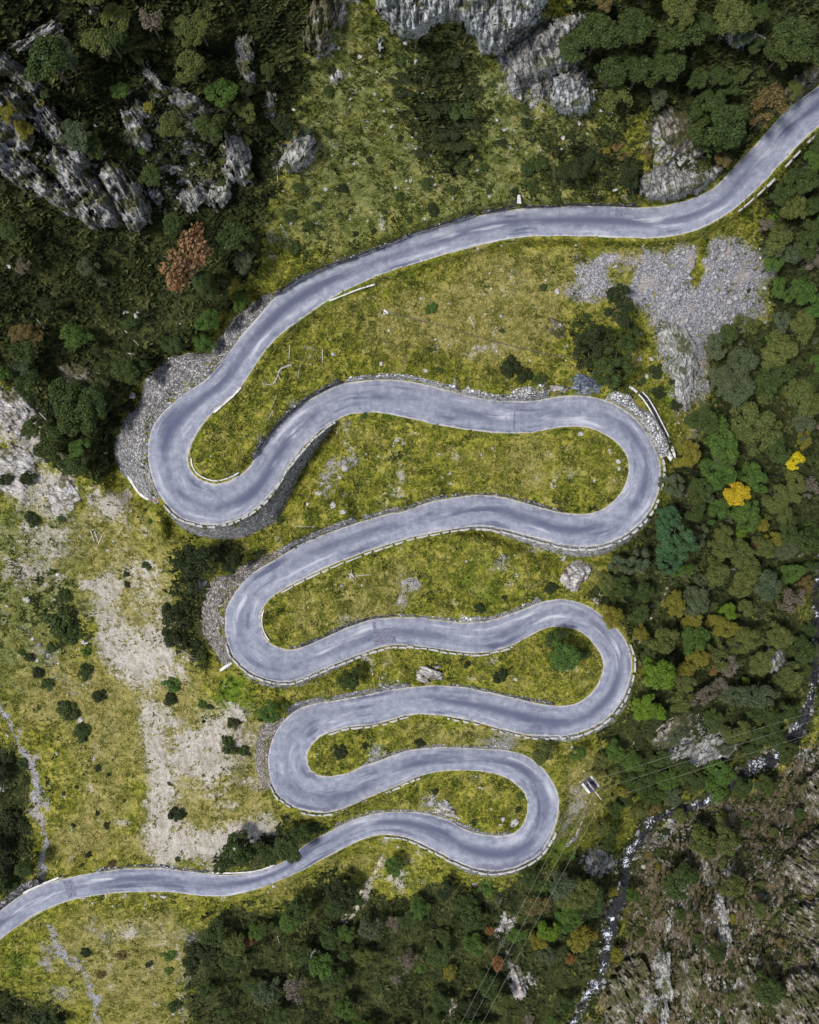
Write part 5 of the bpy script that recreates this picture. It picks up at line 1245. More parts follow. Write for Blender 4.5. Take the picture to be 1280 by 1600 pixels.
def tree(px, py, r, col, kind='broad', hz=None, label=None, skip=None, tall=1.0):
    z0 = float(zt(px, py)); d = (CAM_H - z0) / 1280; R_ = r * d * 1.08
    H_ = (2.1 * R_ + 1.5) * tall
    cz = z0 + H_ * 0.58                       # crown base
    x, y, _ = wpos(px, py, cz + 0.3 * R_)
    nm = {'broad': 'broadleaf_tree', 'pine': 'pine_tree', 'bare': 'bare_tree'}[kind]
    t = empty(nm, (x, y, z0), (0, 0, random.uniform(0, 6.28)))
    c = bpy.data.objects.new('crown', random.choice(CROWN[kind])); COL.objects.link(c); c.parent = t
    c.location = (0, 0, cz - z0); zs = hz or random.uniform(0.85, 1.15); sx = random.uniform(0.88, 1.14)
    c.scale = (R_ * sx, R_ * (2.0 - sx) * random.uniform(0.85, 1.1), R_ * zs)
    c.rotation_euler = (random.uniform(-.12, .12), random.uniform(-.12, .12), random.uniform(0, 6.28))
    c.material_slots[0].link = 'OBJECT'; c.material_slots[0].material = LEAF[col][1]
    k = bpy.data.objects.new('trunk', random.choice(TRUNK)); COL.objects.link(k); k.parent = t
    k.location = (0, 0, cz - z0); hgt = (cz - z0 + 0.4) / 1.55
    k.scale = (R_ * 0.9, R_ * 0.9, max(hgt, 0.4))
    cw = LEAF[col][0]; kw = {'broad': 'broadleaf tree', 'pine': 'pine', 'bare': 'leafless tree'}[kind]
    setp(t, label, 'tree', 'trees of the mountainside')
    if not label: want_label(t, px, py, size_word(r), f'{cw} {kw}', skip)
    return t


def shrub(px, py, r, col, mat_=False, label=None, lift=0.0):
    z0 = float(zt(px, py)) + lift; d = (CAM_H - z0) / 1280; R_ = r * d
    o = bpy.data.objects.new('juniper_shrub' if mat_ else 'shrub', random.choice(CROWN['mat' if mat_ else 'shrub'])); COL.objects.link(o)
    o.location = wpos(px, py, z0 + 0.02); o.rotation_euler = (0, 0, random.uniform(0, 6.28)); s = random.uniform(0.9, 1.12)
    o.scale = (R_ * s, R_ * (2 - s), R_ * (random.uniform(0.5, 0.75) if mat_ else random.uniform(0.75, 1.05)))
    o.material_slots[0].link = 'OBJECT'; o.material_slots[0].material = LEAF[col][1]
    setp(o, label, 'shrub', 'shrubs of the mountainside')
    if not label: want_label(o, px, py, size_word(r), f"{LEAF[col][0]} {'juniper mat' if mat_ else 'shrub'}")
    return o


TAKEN = []
SPECIAL = {(1151, 772): ('big clear yellow tree in the dense right hand wood', 'the yellow tree'), (1243, 722): ('smaller lemon yellow tree near the right edge of the wood', 'the lemon tree'),
           (1055, 842): ('largest blue green pine touching the outside of first right hairpin', 'the blue green pine'), (1027, 1055): ('bright green round tree beside the second right hairpin', 'the bright round tree'),
           (285, 405): ('spreading rust brown tree in the dark left wood', 'the rust brown tree')}
# px, py, crown radius px, colour, kind (b broadleaf, p pine, n leafless)
TREES = '''1055 842 33 p p;1044 807 18 p p;1092 838 16 t p;1151 772 22 y b;1243 722 15 Y b;1179 746 22 m b;1166 801 26 m b;1074 711 20 q b;1052 759 20 t p;1173 652 34 o b;1192 678 28 o b;1127 690 28 m b;1136 672 11 b b;1129 716 20 t b;
1153 608 26 t b;1131 593 24 t b;1197 602 22 d b;1258 663 20 t b;1247 619 24 o b;1271 632 20 o b;1219 702 22 d b;1245 763 22 o b;1212 777 24 o b;1219 803 18 o b;1266 762 16 s n;1122 742 24 m b;1094 766 20 d b;1107 777 9 t b;1083 796 18 d b;
1210 842 14 q b;1181 853 10 b b;1127 857 20 o b;1157 862 20 o b;1236 827 22 d b;1262 846 22 d b;1192 857 18 o b;1157 833 9 G b;1190 820 12 q b;1047 877 20 p p;997 877 18 t p;967 882 14 t p;1007 927 16 d b;970 917 18 d b;1000 960 15 d b;957 965 18 q b;
1087 940 24 t b;1082 968 18 q b;1137 957 15 G b;1120 892 20 o b;1095 907 12 t p;1160 910 24 o b;1167 887 22 o b;1197 917 22 t b;1237 895 16 m b;1257 915 14 b b;1240 935 20 s n;1165 952 14 o b;1035 1000 24 o b;1085 997 24 m b;1087 1030 18 q b;
1073 1046 14 q b;1116 1047 7 r b;1027 1055 27 G b;1005 1105 21 G b;1027 1112 13 G b;1122 1020 22 o n;1137 1040 18 s n;1167 1000 22 o b;1100 1087 18 s n;1122 1070 16 s n;1150 1088 22 t b;1185 1086 26 t b;1192 1035 20 o b;1217 995 20 o b;1232 1060 22 o b;1252 1015 20 d b;
1272 1015 14 t b;1165 1065 7 G b;1070 1068 16 o b;1062 1097 18 o b;1190 1112 22 d b;1230 1112 18 d b;1115 1127 18 d b;1060 1150 14 t b;967 477 27 P p;925 538 30 P p;962 566 32 d p;985 520 16 d p;948 592 18 d p;
1122 541 20 t b;1139 521 16 d b;1159 565 24 t b;1142 597 18 t b;1169 507 18 o n;1219 450 16 m b;1253 457 22 m b;1219 544 26 o b;1213 581 24 d b;1253 511 22 o b;1263 600 18 d b;1098 655 22 d b;1210 412 18 m b;
1250 286 26 d b;1265 255 18 m b;1219 304 17 d b;1242 322 22 o b;1272 322 16 d b;1216 370 22 o b;1211 388 18 t b;1260 370 24 d b;1268 402 20 s n;903 72 30 d b;935 49 28 d b;985 43 30 d b;1063 56 30 d b;1044 98 28 d b;1001 108 26 d b;958 108 28 d b;965 153 24 o n;
1063 14 26 o b;1145 26 28 o b;1106 36 18 d b;1247 62 34 d b;1221 82 24 d b;1132 197 36 d b;1109 157 22 d b;1109 225 22 d b;1204 161 28 b n;1186 186 18 b n;981 269 20 P b;903 262 20 P b;75 92 32 d b;97 84 22 t b;150 67 20 o b;172 62 20 d b;187 143 14 m b;
288 45 20 o b;312 42 20 o b;296 62 16 o b;235 32 20 s n;120 215 24 t b;142 225 20 d b;108 200 14 t b;265 195 20 o b;346 148 24 m b;12 175 16 q b;37 202 14 q b;235 275 18 d b;326 200 24 d b;285 405 44 R n;136 415 16 t b;115 525 20 m b;37 415 12 s n;32 520 16 b b;52 524 14 b b;
35 545 22 d b;32 575 20 t b;326 502 18 m b;316 536 15 m b;376 470 13 m b;40 595 22 d b;101 618 26 d b;124 652 30 d b;144 630 24 d b;84 670 22 d b;77 702 24 d b;114 729 18 d b;50 668 18 d b;195 580 20 d b;215 572 16 d b;366 373 28 d b;424 1110 18 m b;
617 1353 15 m b;530 1392 24 P b;522 1417 14 d b;465 1419 20 d b;455 1437 20 m b;402 1455 14 m b;387 1470 10 r b;417 1447 14 d b;467 1489 20 d b;580 1447 20 t b;695 1390 15 P b;725 1410 18 d b;740 1436 20 d b;765 1454 8 r b;778 1505 11 r b;892 1499 9 r b;807 1460 14 m b;857 1452 17 G b;
842 1469 16 q b;884 1440 18 m b;879 1382 22 t b;836 1414 18 b n;887 1404 18 o b;703 1518 12 q b;687 1489 20 d b;741 1475 16 m b;1115 1227 22 m b;1092 1222 15 d b;1018 1240 20 d b;1051 1245 15 t b;991 1220 17 d b;974 1236 11 q b;951 1318 13 d b;957 1392 10 q b;912 1396 24 o b;
927 1412 19 d b;890 1424 20 m b;910 1469 21 q b;984 1397 13 m b;964 1494 11 q b;1098 1317 24 o b;1139 1317 20 o b;1065 1381 25 d b;1145 1385 19 o b;1119 1487 16 d b;1186 1420 14 o b;1200 1547 22 d b;880 1026 24 m b;870 1000 17 d b;544 1062 19 d b;846 1175 18 o b;
376 1330 22 d b;400 1331 17 d b;371 1309 13 d b;346 1352 14 d b;420 1334 16 d b;447 1325 21 d b;470 1301 15 d b;300 874 28 P b;359 879 17 P b;940 1190 13 o b;963 1174 15 m b;905 1178 12 m b;1012 1207 19 d b;1042 1218 18 m b;1072 1200 18 d b;1132 1204 20 m b;1162 1228 15 d b;1198 1228 17 d b;962 1264 14 d b;1000 1264 15 o b;940 1292 14 o b;1030 1184 16 d b;988 1190 17 m b;1172 1172 15 d b;1212 1158 17 d b;1234 1172 14 d b;978 1250 13 d b;955 1300 12 d b;1020 1262 12 b b;1266 884 13 d b;1290 930 14 d b;1264 985 13 d b;1290 1030 14 o b;1256 1046 13 d b;1284 1088 10 d b;1226 1178 13 d b;1124 1236 15 d b;1062 1274 10 o b;884 1570 14 d b'''
_kk = {'b': 'broad', 'p': 'pine', 'n': 'bare'}
for e in TREES.replace('\n', '').split(';'):
    a = e.split(); px, py, r = float(a[0]), float(a[1]), float(a[2]); sp = SPECIAL.get((int(px), int(py)), (None, None))
    tree(px, py, r, a[3], _kk[a[4]], label=sp[0], skip=sp[1]); TAKEN.append((px, py, r))

SHRUBS = '''1024 578 13 P;1028 615 13 P;1051 595 9 P;1055 635 11 P;1001 597 8 d;917 496 8 d;899 506 7 d;1169 454 5 P;1206 339 8 G;926 245 15 P;880 269 15 P;896 210 9 P;675 326 12 P;668 284 13 d;578 249 7 P;625 215 6 P;534 294 9 P;756 262 10 d;783 222 10 P;
820 265 13 d;816 168 13 d;823 191 11 P;595 80 9 P;571 97 6 P;517 110 9 P;514 141 10 d;511 208 8 d;467 292 12 d;480 353 10 d;453 336 11 d;464 386 13 d;625 306 9 d;705 299 9 d;554 366 6 P;584 361 5 P;802 301 8 P;840 255 16 d;833 292 11 d;160 440 9 t;370 440 13 q;
198 632 13 P;183 660 7 P;158 726 16 d;13 749 13 P;47 746 15 P;208 504 13 d;301 912 13 P;275 928 8 P;269 955 19 P;285 946 15 P;269 993 18 P;292 978 9 P;306 1005 12 P;316 1025 12 d;269 1069 16 m;267 1093 14 P;316 1099 9 m;230 884 9 d;198 896 6 P;200 913 6 P;104 931 14 d;
91 972 24 d;111 990 15 d;82 1011 10 d;47 1028 10 P;59 1050 11 P;76 1069 12 d;34 1018 7 d;134 1048 15 d;158 1087 13 P;107 1107 20 d;128 1143 17 d;134 1018 9 m;366 1129 12 P;356 1163 15 d;383 1173 11 d;13 1186 18 P;34 1193 11 d;54 813 15 P;97 813 8 d;279 1272 15 P;
20 1277 24 P;13 1312 22 P;10 1354 19 P;36 1318 8 d;20 1381 13 d;154 1200 6 P;153 1270 5 P;168 1288 7 P;505 1296 10 d;490 1291 13 d;134 1487 9 P;188 1492 10 b;158 1521 8 b;262 1492 12 m;265 1516 9 m;275 1570 12 d;20 1572 22 P;60 1591 24 P;94 1586 14 P;302 1481 15 P;329 1487 16 P;
299 1504 15 P;757 1386 16 m;910 1020 12 d;862 917 12 P;749 951 9 P;783 1056 13 P;729 1038 7 P;531 1174 13 P;571 1166 6 P;655 1160 10 P;655 902 4 P;789 934 5 P;510 1088 6 G;679 1237 6 P;813 1244 7 m;810 1264 6 P;739 1286 7 d;798 578 19 P;820 590 13 P;842 592 11 d;675 482 11 m;783 516 5 d;850 450 8 d;
233 1505 7 P;1041 1297 9 P;1003 1292 8 d;228 798 5 P;235 814 5 m;170 1210 4 P;120 1230 4 P;195 1250 4 P;115 1290 4 P;100 1240 4 d;140 1335 6 P;128 1352 4 P;173 1350 7 b;278 1342 5 d;265 1225 4 d;330 1104 6 P;407 1125 5 P;318 1127 4 P;350 870 9 d;404 862 9 P;438 812 8 d;570 650 6 m;606 652 5 G;688 578 5 d;
630 160 4 d;548 330 5 d;600 330 4 d;650 180 6 P;520 260 6 d;560 200 5 d;590 290 5 d;640 345 6 d;495 320 7 d;855 220 9 d;945 235 8 q;1010 240 12 b;870 310 8 d;765 300 6 d;780 170 7 d;770 130 8 d;1166 1290 10 d;1210 1300 9 o;1090 1430 10 d;1165 1460 9 o;1240 1560 10 o;1100 1540 8 d;1030 1330 9 d;1060 1340 10 d;1200 1490 10 o;1130 1590 9 d;1000 1455 9 d;1010 1420 10 o'''
for e in SHRUBS.replace('\n', '').split(';'):
    a = e.split(); px, py, r = float(a[0]), float(a[1]), float(a[2]); shrub(px, py, r, a[3]); TAKEN.append((px, py, r))
_fb = poly_mask(FARB).astype(float); _n = 0
while _n < 60:
    px, py = random.uniform(960, 1290), random.uniform(1260, 1610)
    if bil(_fb, px, py) < 0.5 or bil(VD, px, py) < 8: continue
    r = random.uniform(5, 13)
    if any((px - q[0]) ** 2 + (py - q[1]) ** 2 < (0.9 * (r + q[2])) ** 2 for q in TAKEN): continue
    shrub(px, py, r, random.choice('ddooPbbsq')); TAKEN.append((px, py, r)); _n += 1
MATS = '''628 88 16 d;628 116 20 P;627 140 18 P;672 114 22 P;699 91 20 P;717 82 20 P;685 161 25 P;716 161 26 d;740 134 19 P;692 201 25 P;716 215 26 P;714 250 19 d;733 188 20 P;655 235 16 P;664 92 14 d;1150 105 26 d;1180 108 20 d;1085 90 18 d;960 225 14 b;975 240 13 b'''
for e in MATS.replace('\n', '').split(';'):
    a = e.split(); px, py, r = float(a[0]), float(a[1]), float(a[2]); shrub(px, py, r, a[3], True); TAKEN.append((px, py, r))


def fill_forest(poly, n, rr, cols, kinds='bbbbbbbn'):
    m = poly_mask(poly); P = np.array(poly, float); lo, hi = P.min(0), P.max(0); got = tries = 0
    while got < n and tries < n * 60:
        tries += 1
        px = random.uniform(max(lo[0], -50), min(hi[0], 1330)); py = random.uniform(max(lo[1], -50), min(hi[1], 1650)); r = random.uniform(*rr)
        if not bil(m.astype(float), px, py) > 0.5: continue
        if bil(RD, px, py) < r + 5 or bil(VD, px, py) < r * 0.75 + 2: continue
        if bil(LAY['gravel'], px, py) > 0.3 or bil(LAY['dirt'], px, py) > 0.3 or bil(LAY['rock'], px, py) > 0.35: continue
        if any((px - q[0]) ** 2 + (py - q[1]) ** 2 < (0.72 * (r + q[2])) ** 2 for q in TAKEN): continue
        col = random.choice(cols); k = random.choice(kinds); k = 'n' if col == 's' else k
        if r < 11.5: shrub(px, py, r, col)
        else: tree(px, py, r, col, _kk[k], tall=random.uniform(0.8, 1.15))
        TAKEN.append((px, py, r)); got += 1


_mf = {}
fill_forest(RT, 56, (7, 23), 'dddddoottmmmqs')
fill_forest(TL, 30, (7, 24), 'ddddddPtoosm', 'bbbbbbbb')
fill_forest(BT, 74, (6, 22), 'ddddddttmmmooPs', 'bbbbbbbb')
fill_forest(TR, 16, (11, 20), 'dddobt', 'bbbbb')
fill_forest(BL, 6, (10, 18), 'dPd', 'bb'); fill_forest(BL2, 5, (10, 18), 'dPd', 'bb')

_cl = [poly_mask(OUTC[q][0]).astype(float) for q in (0, 1, 3, 4, 5, 6, 7, 8, 10, 11, 12, 15, 18)]; _n = _try = 0
while _n < 62 and _try < 6000:
    _try += 1
    px, py = random.uniform(0, 930), random.uniform(0, 365)
    if max(bil(q, px, py) for q in _cl) < 0.5 or bil(RD, px, py) < 14: continue
    r = random.uniform(3.5, 10)
    if any((px - q[0]) ** 2 + (py - q[1]) ** 2 < (1.1 * (r + q[2])) ** 2 for q in TAKEN): continue
    shrub(px, py, r, random.choice('ddoodtmq'), lift=1.6); TAKEN.append((px, py, r)); _n += 1

# ------------------------------------------------------------------ MASSES NOBODY COULD COUNT
def scatter(n, weight, seed):
    g = np.random.default_rng(seed); px = g.uniform(-30, 1310, n * 5); py = g.uniform(-30, 1630, n * 5)
    w = weight(px, py); k = g.random(n * 5) < w
    k &= (bil(RD, px, py) > 2.5) & (bil(VD, px, py) > 0)
    return px[k][:n], py[k][:n]


def tuft_field(n, weight, seed, size, blades, tint, mat, name, lab, tall=0.9, wide=0.30):
    g = np.random.default_rng(seed); px, py = scatter(n, weight, seed); n = len(px); z = zt(px, py)
    cx, cy, cz = wpos(px, py, z - 0.04); B = blades
    a = g.random((n, B)) * 6.283; s = (size[0] + (size[1] - size[0]) * g.random((n, 1)) ** 2) * (0.7 + 0.6 * g.random((n, B)))
    lean = 0.55 + 0.5 * g.random((n, B)); bx = cx[:, None] + 0.15 * s * np.cos(a); by = cy[:, None] + 0.15 * s * np.sin(a); bz = np.repeat(cz[:, None], B, 1)
    w = s * wide
    p1 = np.stack([bx - np.sin(a) * w, by + np.cos(a) * w, bz], -1); p2 = np.stack([bx + np.sin(a) * w, by - np.cos(a) * w, bz], -1)
    tip = np.stack([bx + np.cos(a) * s * lean, by + np.sin(a) * s * lean, bz + s * tall * (0.5 + 0.6 * g.random((n, B)))], -1)
    V = np.stack([p1, p2, tip], 2).reshape(-1, 3)
    tt = np.repeat(np.clip(tint(px, py, g)[:, None] + 0.25 * (g.random((n, B)) - 0.5), 0, 1).ravel(), 3)
    o = new_mesh(name, V, np.arange(len(V)).reshape(-1, 3), mat, False, {'tint': tt})
    return setp(o, lab, None, None, 'stuff')


def clump(px, py, f, s, o=3): return fbm(px * f, py * f, s, o)


M_GRASS = mat_stuff('grass_blades', [(0.0, (0.016, 0.026, 0.004)), (0.3, (0.068, 0.082, 0.011)), (0.6, (0.175, 0.170, 0.030)), (1.0, (0.38, 0.32, 0.11))])
M_SUB = mat_stuff('undergrowth_leaves', [(0.0, (0.007, 0.010, 0.003)), (0.3, (0.024, 0.035, 0.009)), (0.6, (0.054, 0.066, 0.019)), (0.85, (0.110, 0.100, 0.042)), (1.0, (0.10, 0.15, 0.022))])


def w_grass(px, py):
    bare = np.clip(lay('dirt', px, py) * 0.86 + lay('gravel', px, py) * 0.95 + lay('rock', px, py) * 0.8 + lay('heath', px, py) * 0.9, 0, 1)
    return np.clip(0.95 - bare, 0.0, 1) * np.clip((clump(px, py, 0.10, 71) - 0.28) * 2.4, 0.1, 1)


def t_grass(px, py, g):
    return np.clip(0.38 + 0.9 * (clump(px, py, 0.045, 72) - 0.5) + 0.25 * lay('dry', px, py) - 0.14 * lay('lush', px, py) - 0.22 * lay('sub', px, py) + 0.5 * (g.random(len(px)) - 0.5), 0, 1)


tuft_field(62000, w_grass, 5, (0.20, 0.62), 5, t_grass, M_GRASS, 'grass', 'tufted yellow green mountain grass on the banks')


def w_sub(px, py): return np.clip(lay('heath', px, py) * 1.0 + 0.35 * lay('brown', px, py) - 0.6 * lay('gravel', px, py) - 0.7 * lay('dirt', px, py), 0, 1) * np.clip((clump(px, py, 0.06, 75) - 0.2) * 2, 0.15, 1)


def t_sub(px, py, g): return np.clip(0.30 + 1.0 * (clump(px, py, 0.03, 77) - 0.5) + 0.6 * (g.random(len(px)) - 0.5) + 0.15 * lay('brown', px, py), 0, 1)


tuft_field(52000, lambda x, y: w_sub(x, y) * (bil(RD, x, y) > 9), 6, (0.35, 1.15), 6, t_sub, M_SUB, 'undergrowth', 'dark heath and undergrowth covering the wooded slopes', 0.8, 0.36)

# stones too many to count: small angular lumps
_OCT = np.array([(1, 0, 0), (0, 1, 0), (-1, 0, 0), (0, -1, 0), (0.2, 0.1, 0.8), (0.7, 0.7, 0.45), (-0.7, 0.6, 0.5), (-0.6, -0.7, 0.42), (0.7, -0.6, 0.5)], float)
_OCF = np.array([(0, 5, 4), (5, 1, 4), (1, 6, 4), (6, 2, 4), (2, 7, 4), (7, 3, 4), (3, 8, 4), (8, 0, 4), (0, 1, 5), (1, 2, 6), (2, 3, 7), (3, 0, 8)])


def stones(px, py, size, seed, mat, name, lab, tint):
    g = np.random.default_rng(seed); n = len(px); s = size
    z = zt(px, py); cx, cy, cz = wpos(px, py, z - 0.12 * s)
    a = g.random(n) * 6.283; el = 0.55 + 0.7 * g.random(n)
    V = _OCT[None] * (0.7 + 0.6 * g.random((n, 9, 1))); V = V * np.stack([s, s * el, s * (0.55 + 0.5 * g.random(n))], -1)[:, None]
    x = V[..., 0] * np.cos(a)[:, None] - V[..., 1] * np.sin(a)[:, None]; y = V[..., 0] * np.sin(a)[:, None] + V[..., 1] * np.cos(a)[:, None]
    W = np.stack([x + cx[:, None], y + cy[:, None], V[..., 2] + cz[:, None]], -1).reshape(-1, 3)
    F = (_OCF[None] + 9 * np.arange(n)[:, None, None]).reshape(-1, 3)
    o = new_mesh(name, W, F, mat, False, {'tint': np.repeat(tint, 9)})
    return setp(o, lab, None, None, 'stuff')


M_STONE = mat_stuff('loose_stone', [(0.0, (0.085, 0.082, 0.086)), (0.5, (0.28, 0.272, 0.282)), (1.0, (0.52, 0.508, 0.50))])
px, py = scatter(15000, lambda x, y: np.clip(lay('gravel', x, y) - 0.25, 0, 1) * 1.3, 15)
g = np.random.default_rng(3)
stones(px, py, (0.10 + 0.30 * g.random(len(px)) ** 3) * (0.5 + 1.3 * sstep(0.35, 0.65, fbm(px * 0.022, py * 0.022, 991, 3))), 16, M_STONE, 'scree', 'lilac grey scree and gully stones', np.clip(np.where(px < 200, 0.16, 0.46) + 0.5 * (g.random(len(px)) - 0.5), 0, 1))
px, py = scatter(2600, lambda x, y: np.clip(0.16 + 0.5 * lay('sub', x, y) + 0.35 * lay('dry', x, y) - 0.4 * lay('heath', x, y), 0.02, 1) * np.clip((clump(x, y, 0.03, 88) - 0.35) * 3, 0.05, 1), 17)
stones(px, py, 0.10 + 0.36 * g.random(len(px)) ** 4, 18, M_STONE, 'scattered_rubble', 'small pale stones strewn over the grass', np.clip(0.72 + 0.5 * (g.random(len(px)) - 0.5), 0, 1))
px, py = scatter(2200, lambda x, y: np.clip(lay('rock', x, y) + 0.5 * lay('brown', x, y) - 0.2, 0, 1), 19)
stones(px, py, 0.10 + 0.4 * g.random(len(px)) ** 4, 20, M_STONE, 'slope_rubble', 'grey rubble on the rocky banks', np.clip(0.30 + 0.6 * (g.random(len(px)) - 0.5), 0, 1))
px, py = scatter(2400, lambda x, y: np.clip(lay('dirt', x, y) - 0.2, 0, 1), 23)
stones(px, py, 0.06 + 0.18 * g.random(len(px)) ** 3, 24, M_STONE, 'dirt_rubble', 'small stones lying on the pale bare earth', np.clip(0.5 + 0.7 * (g.random(len(px)) - 0.5), 0, 1))
# stones in and along the stream
g = np.random.default_rng(8); k = g.integers(0, len(RV), 1100); off = np.where(g.random(1100) < 0.3, g.normal(0, 0.7, 1100), np.sign(g.normal(size=1100)) * (0.9 + 0.45 * g.random(1100) ** 2))
px = RV[k, 0] + nrm[k, 0] * off * (RVW[k] + 3); py = RV[k, 1] + nrm[k, 1] * off * (RVW[k] + 3); m = (py < 1640) & (px < 1320)
px, py = px[m], py[m]
o = stones(px, py, 0.12 + 0.62 * g.random(len(px)) ** 3, 26, M_STONE, 'stream_rubble', 'dark wet stones breaking up the mountain stream', np.clip(0.16 + 0.6 * (g.random(len(px)) - 0.4), 0, 1))

# ------------------------------------------------------------------ BOULDERS
BOUL = []
for k in range(6):
    bm = bmesh.new(); bmesh.ops.create_icosphere(bm, subdivisions=3, radius=1.0)
    g = np.random.default_rng(700 + k); dirs = g.normal(size=(11, 3)); dirs /= np.linalg.norm(dirs, axis=1)[:, None]; cut = 0.42 + 0.42 * g.random(11)
    for v in bm.verts:
        p = np.array(v.co)
        for dd, cc in zip(dirs, cut):
            t = p @ dd
            if t > cc: p = p - dd * (t - cc)
        p *= 1 + 0.06 * (g.random() - 0.5); v.co = p
    me = bpy.data.meshes.new('boulder'); bm.to_mesh(me); bm.free(); me.materials.append(M_BOULD); BOUL.append(me)
BLD = '''205 618 9 5 pale slab|600 490 3 3 white|664 579 5 3 white|837 480 4 3 pale|690 385 3 4 white|586 146 3 5 pale pointed|597 155 4 2 pale|706 166 5 6 grey pointed|641 280 3 7 pale upright|765 306 3 5 pale upright|661 143 3 5 pale|650 182 3 5 pale|666 88 3 4 pale|
708 310 4 3 pale|880 212 4 9 long pale slab|905 190 3 7 long pale|961 296 4 4 white|918 208 2 3 pale|965 721 5 4 white flat|967 732 3 4 white|953 706 4 4 pale|960 750 3 3 pale|907 678 5 4 pale|620 688 4 3 white|630 692 4 5 pale|690 746 4 3 white|704 755 5 2 pale|640 712 2 2 pale|
770 700 3 3 white|805 1062 4 3 white|807 898 3 4 pale|602 1038 6 2 white flat|580 1047 3 3 white|803 1286 8 7 large white squared|782 1289 3 3 pale|750 1232 4 3 white|768 1264 2 3 white|290 1057 3 3 white|132 1003 6 5 pale pointed|40 936 8 6 pale rough|125 1125 5 5 pale round|88 1178 3 3 white|100 1243 4 3 white|
979 1351 6 5 pale rounded|992 1340 8 5 flat grey|962 1362 5 5 pale rounded|1005 1353 4 5 grey|950 1478 4 5 pale|937 1487 4 6 pale|961 1432 4 4 pale|1048 1281 6 5 lilac rounded|1060 1275 5 5 lilac|166 1400 3 4 pale flat|240 1400 6 3 pale flat|255 1401 6 3 flat grey|130 1404 6 3 pale flat|410 1131 2 2 white|163 707 5 3 white|
197 487 6 5 white angular|215 492 6 6 white angular|10 640 8 6 pale rough|30 655 6 7 pale rough|14 714 9 7 pale rough|100 775 9 8 pale rough|62 770 7 5 pale|168 795 4 3 cream|205 800 3 3 cream|168 860 4 3 pale ring shaped|530 745 4 4 grey|520 790 5 6 pale|535 800 5 4 pale|497 770 6 5 grey|410 785 5 4 pale|
1018 560 4 5 white|1000 560 5 6 pale|1001 521 4 5 pale|870 455 4 6 pale|1195 449 4 4 white|1163 480 4 5 pale|1060 660 4 4 pale'''
for e in BLD.replace('\n', '').split('|'):
    a = e.split(); px, py, rx_, ry_ = map(float, a[:4]); adj = ' '.join(a[4:])
    z0 = float(zt(px, py)); d = (CAM_H - z0) / 1280
    o = bpy.data.objects.new('boulder', random.choice(BOUL)); COL.objects.link(o)
    o.location = wpos(px, py, z0 + 0.12 * min(rx_, ry_) * d); o.scale = (rx_ * d * 1.05, ry_ * d * 1.05, min(rx_, ry_) * d * 0.6)
    o.rotation_euler = (random.uniform(-.15, .15), random.uniform(-.15, .15), random.uniform(-.35, .35))
    setp(o, None, 'boulder', 'loose boulders'); want_label(o, px, py, '', f'{adj} boulder')

# ------------------------------------------------------------------ DEAD WOOD
def log(line, r0, r1, lab, name='fallen_log', twigs=0, cat='dead wood', seed=0):
    g = np.random.default_rng(seed + int(line[0][0]))
    c = catmull(line, 2.5); z = zt(c[:, 0], c[:, 1]) + r0 * 0.8
    P = np.stack(wpos(c[:, 0], c[:, 1], z), 1); sp = [(P, r0, r1, 6)]
    for i in range(twigs):
        k = int(len(P) * (0.3 + 0.65 * i / max(1, twigs))); k = min(k, len(P) - 2); t = P[min(k + 1, len(P) - 1)] - P[k - 1]; a = math.atan2(t[1], t[0]) + (1 if i % 2 else -1) * (0.5 + 0.5 * g.random()); L = 0.5 + 0.9 * g.random()
        q = P[k] + np.array([math.cos(a) * L, math.sin(a) * L, 0.25 * g.random()]); sp.append(([P[k], (P[k] + q) / 2 + g.normal(size=3) * 0.06, q], r1 * 0.9, r1 * 0.35, 5))
    base = P[0].copy(); sp = [(np.asarray(p) - base, a_, b_, s_) for p, a_, b_, s_ in sp]
    o = tubes_mesh(name, sp, M_WOOD); o.location = base
    return setp(o, lab, cat, 'dead wood on the slopes')


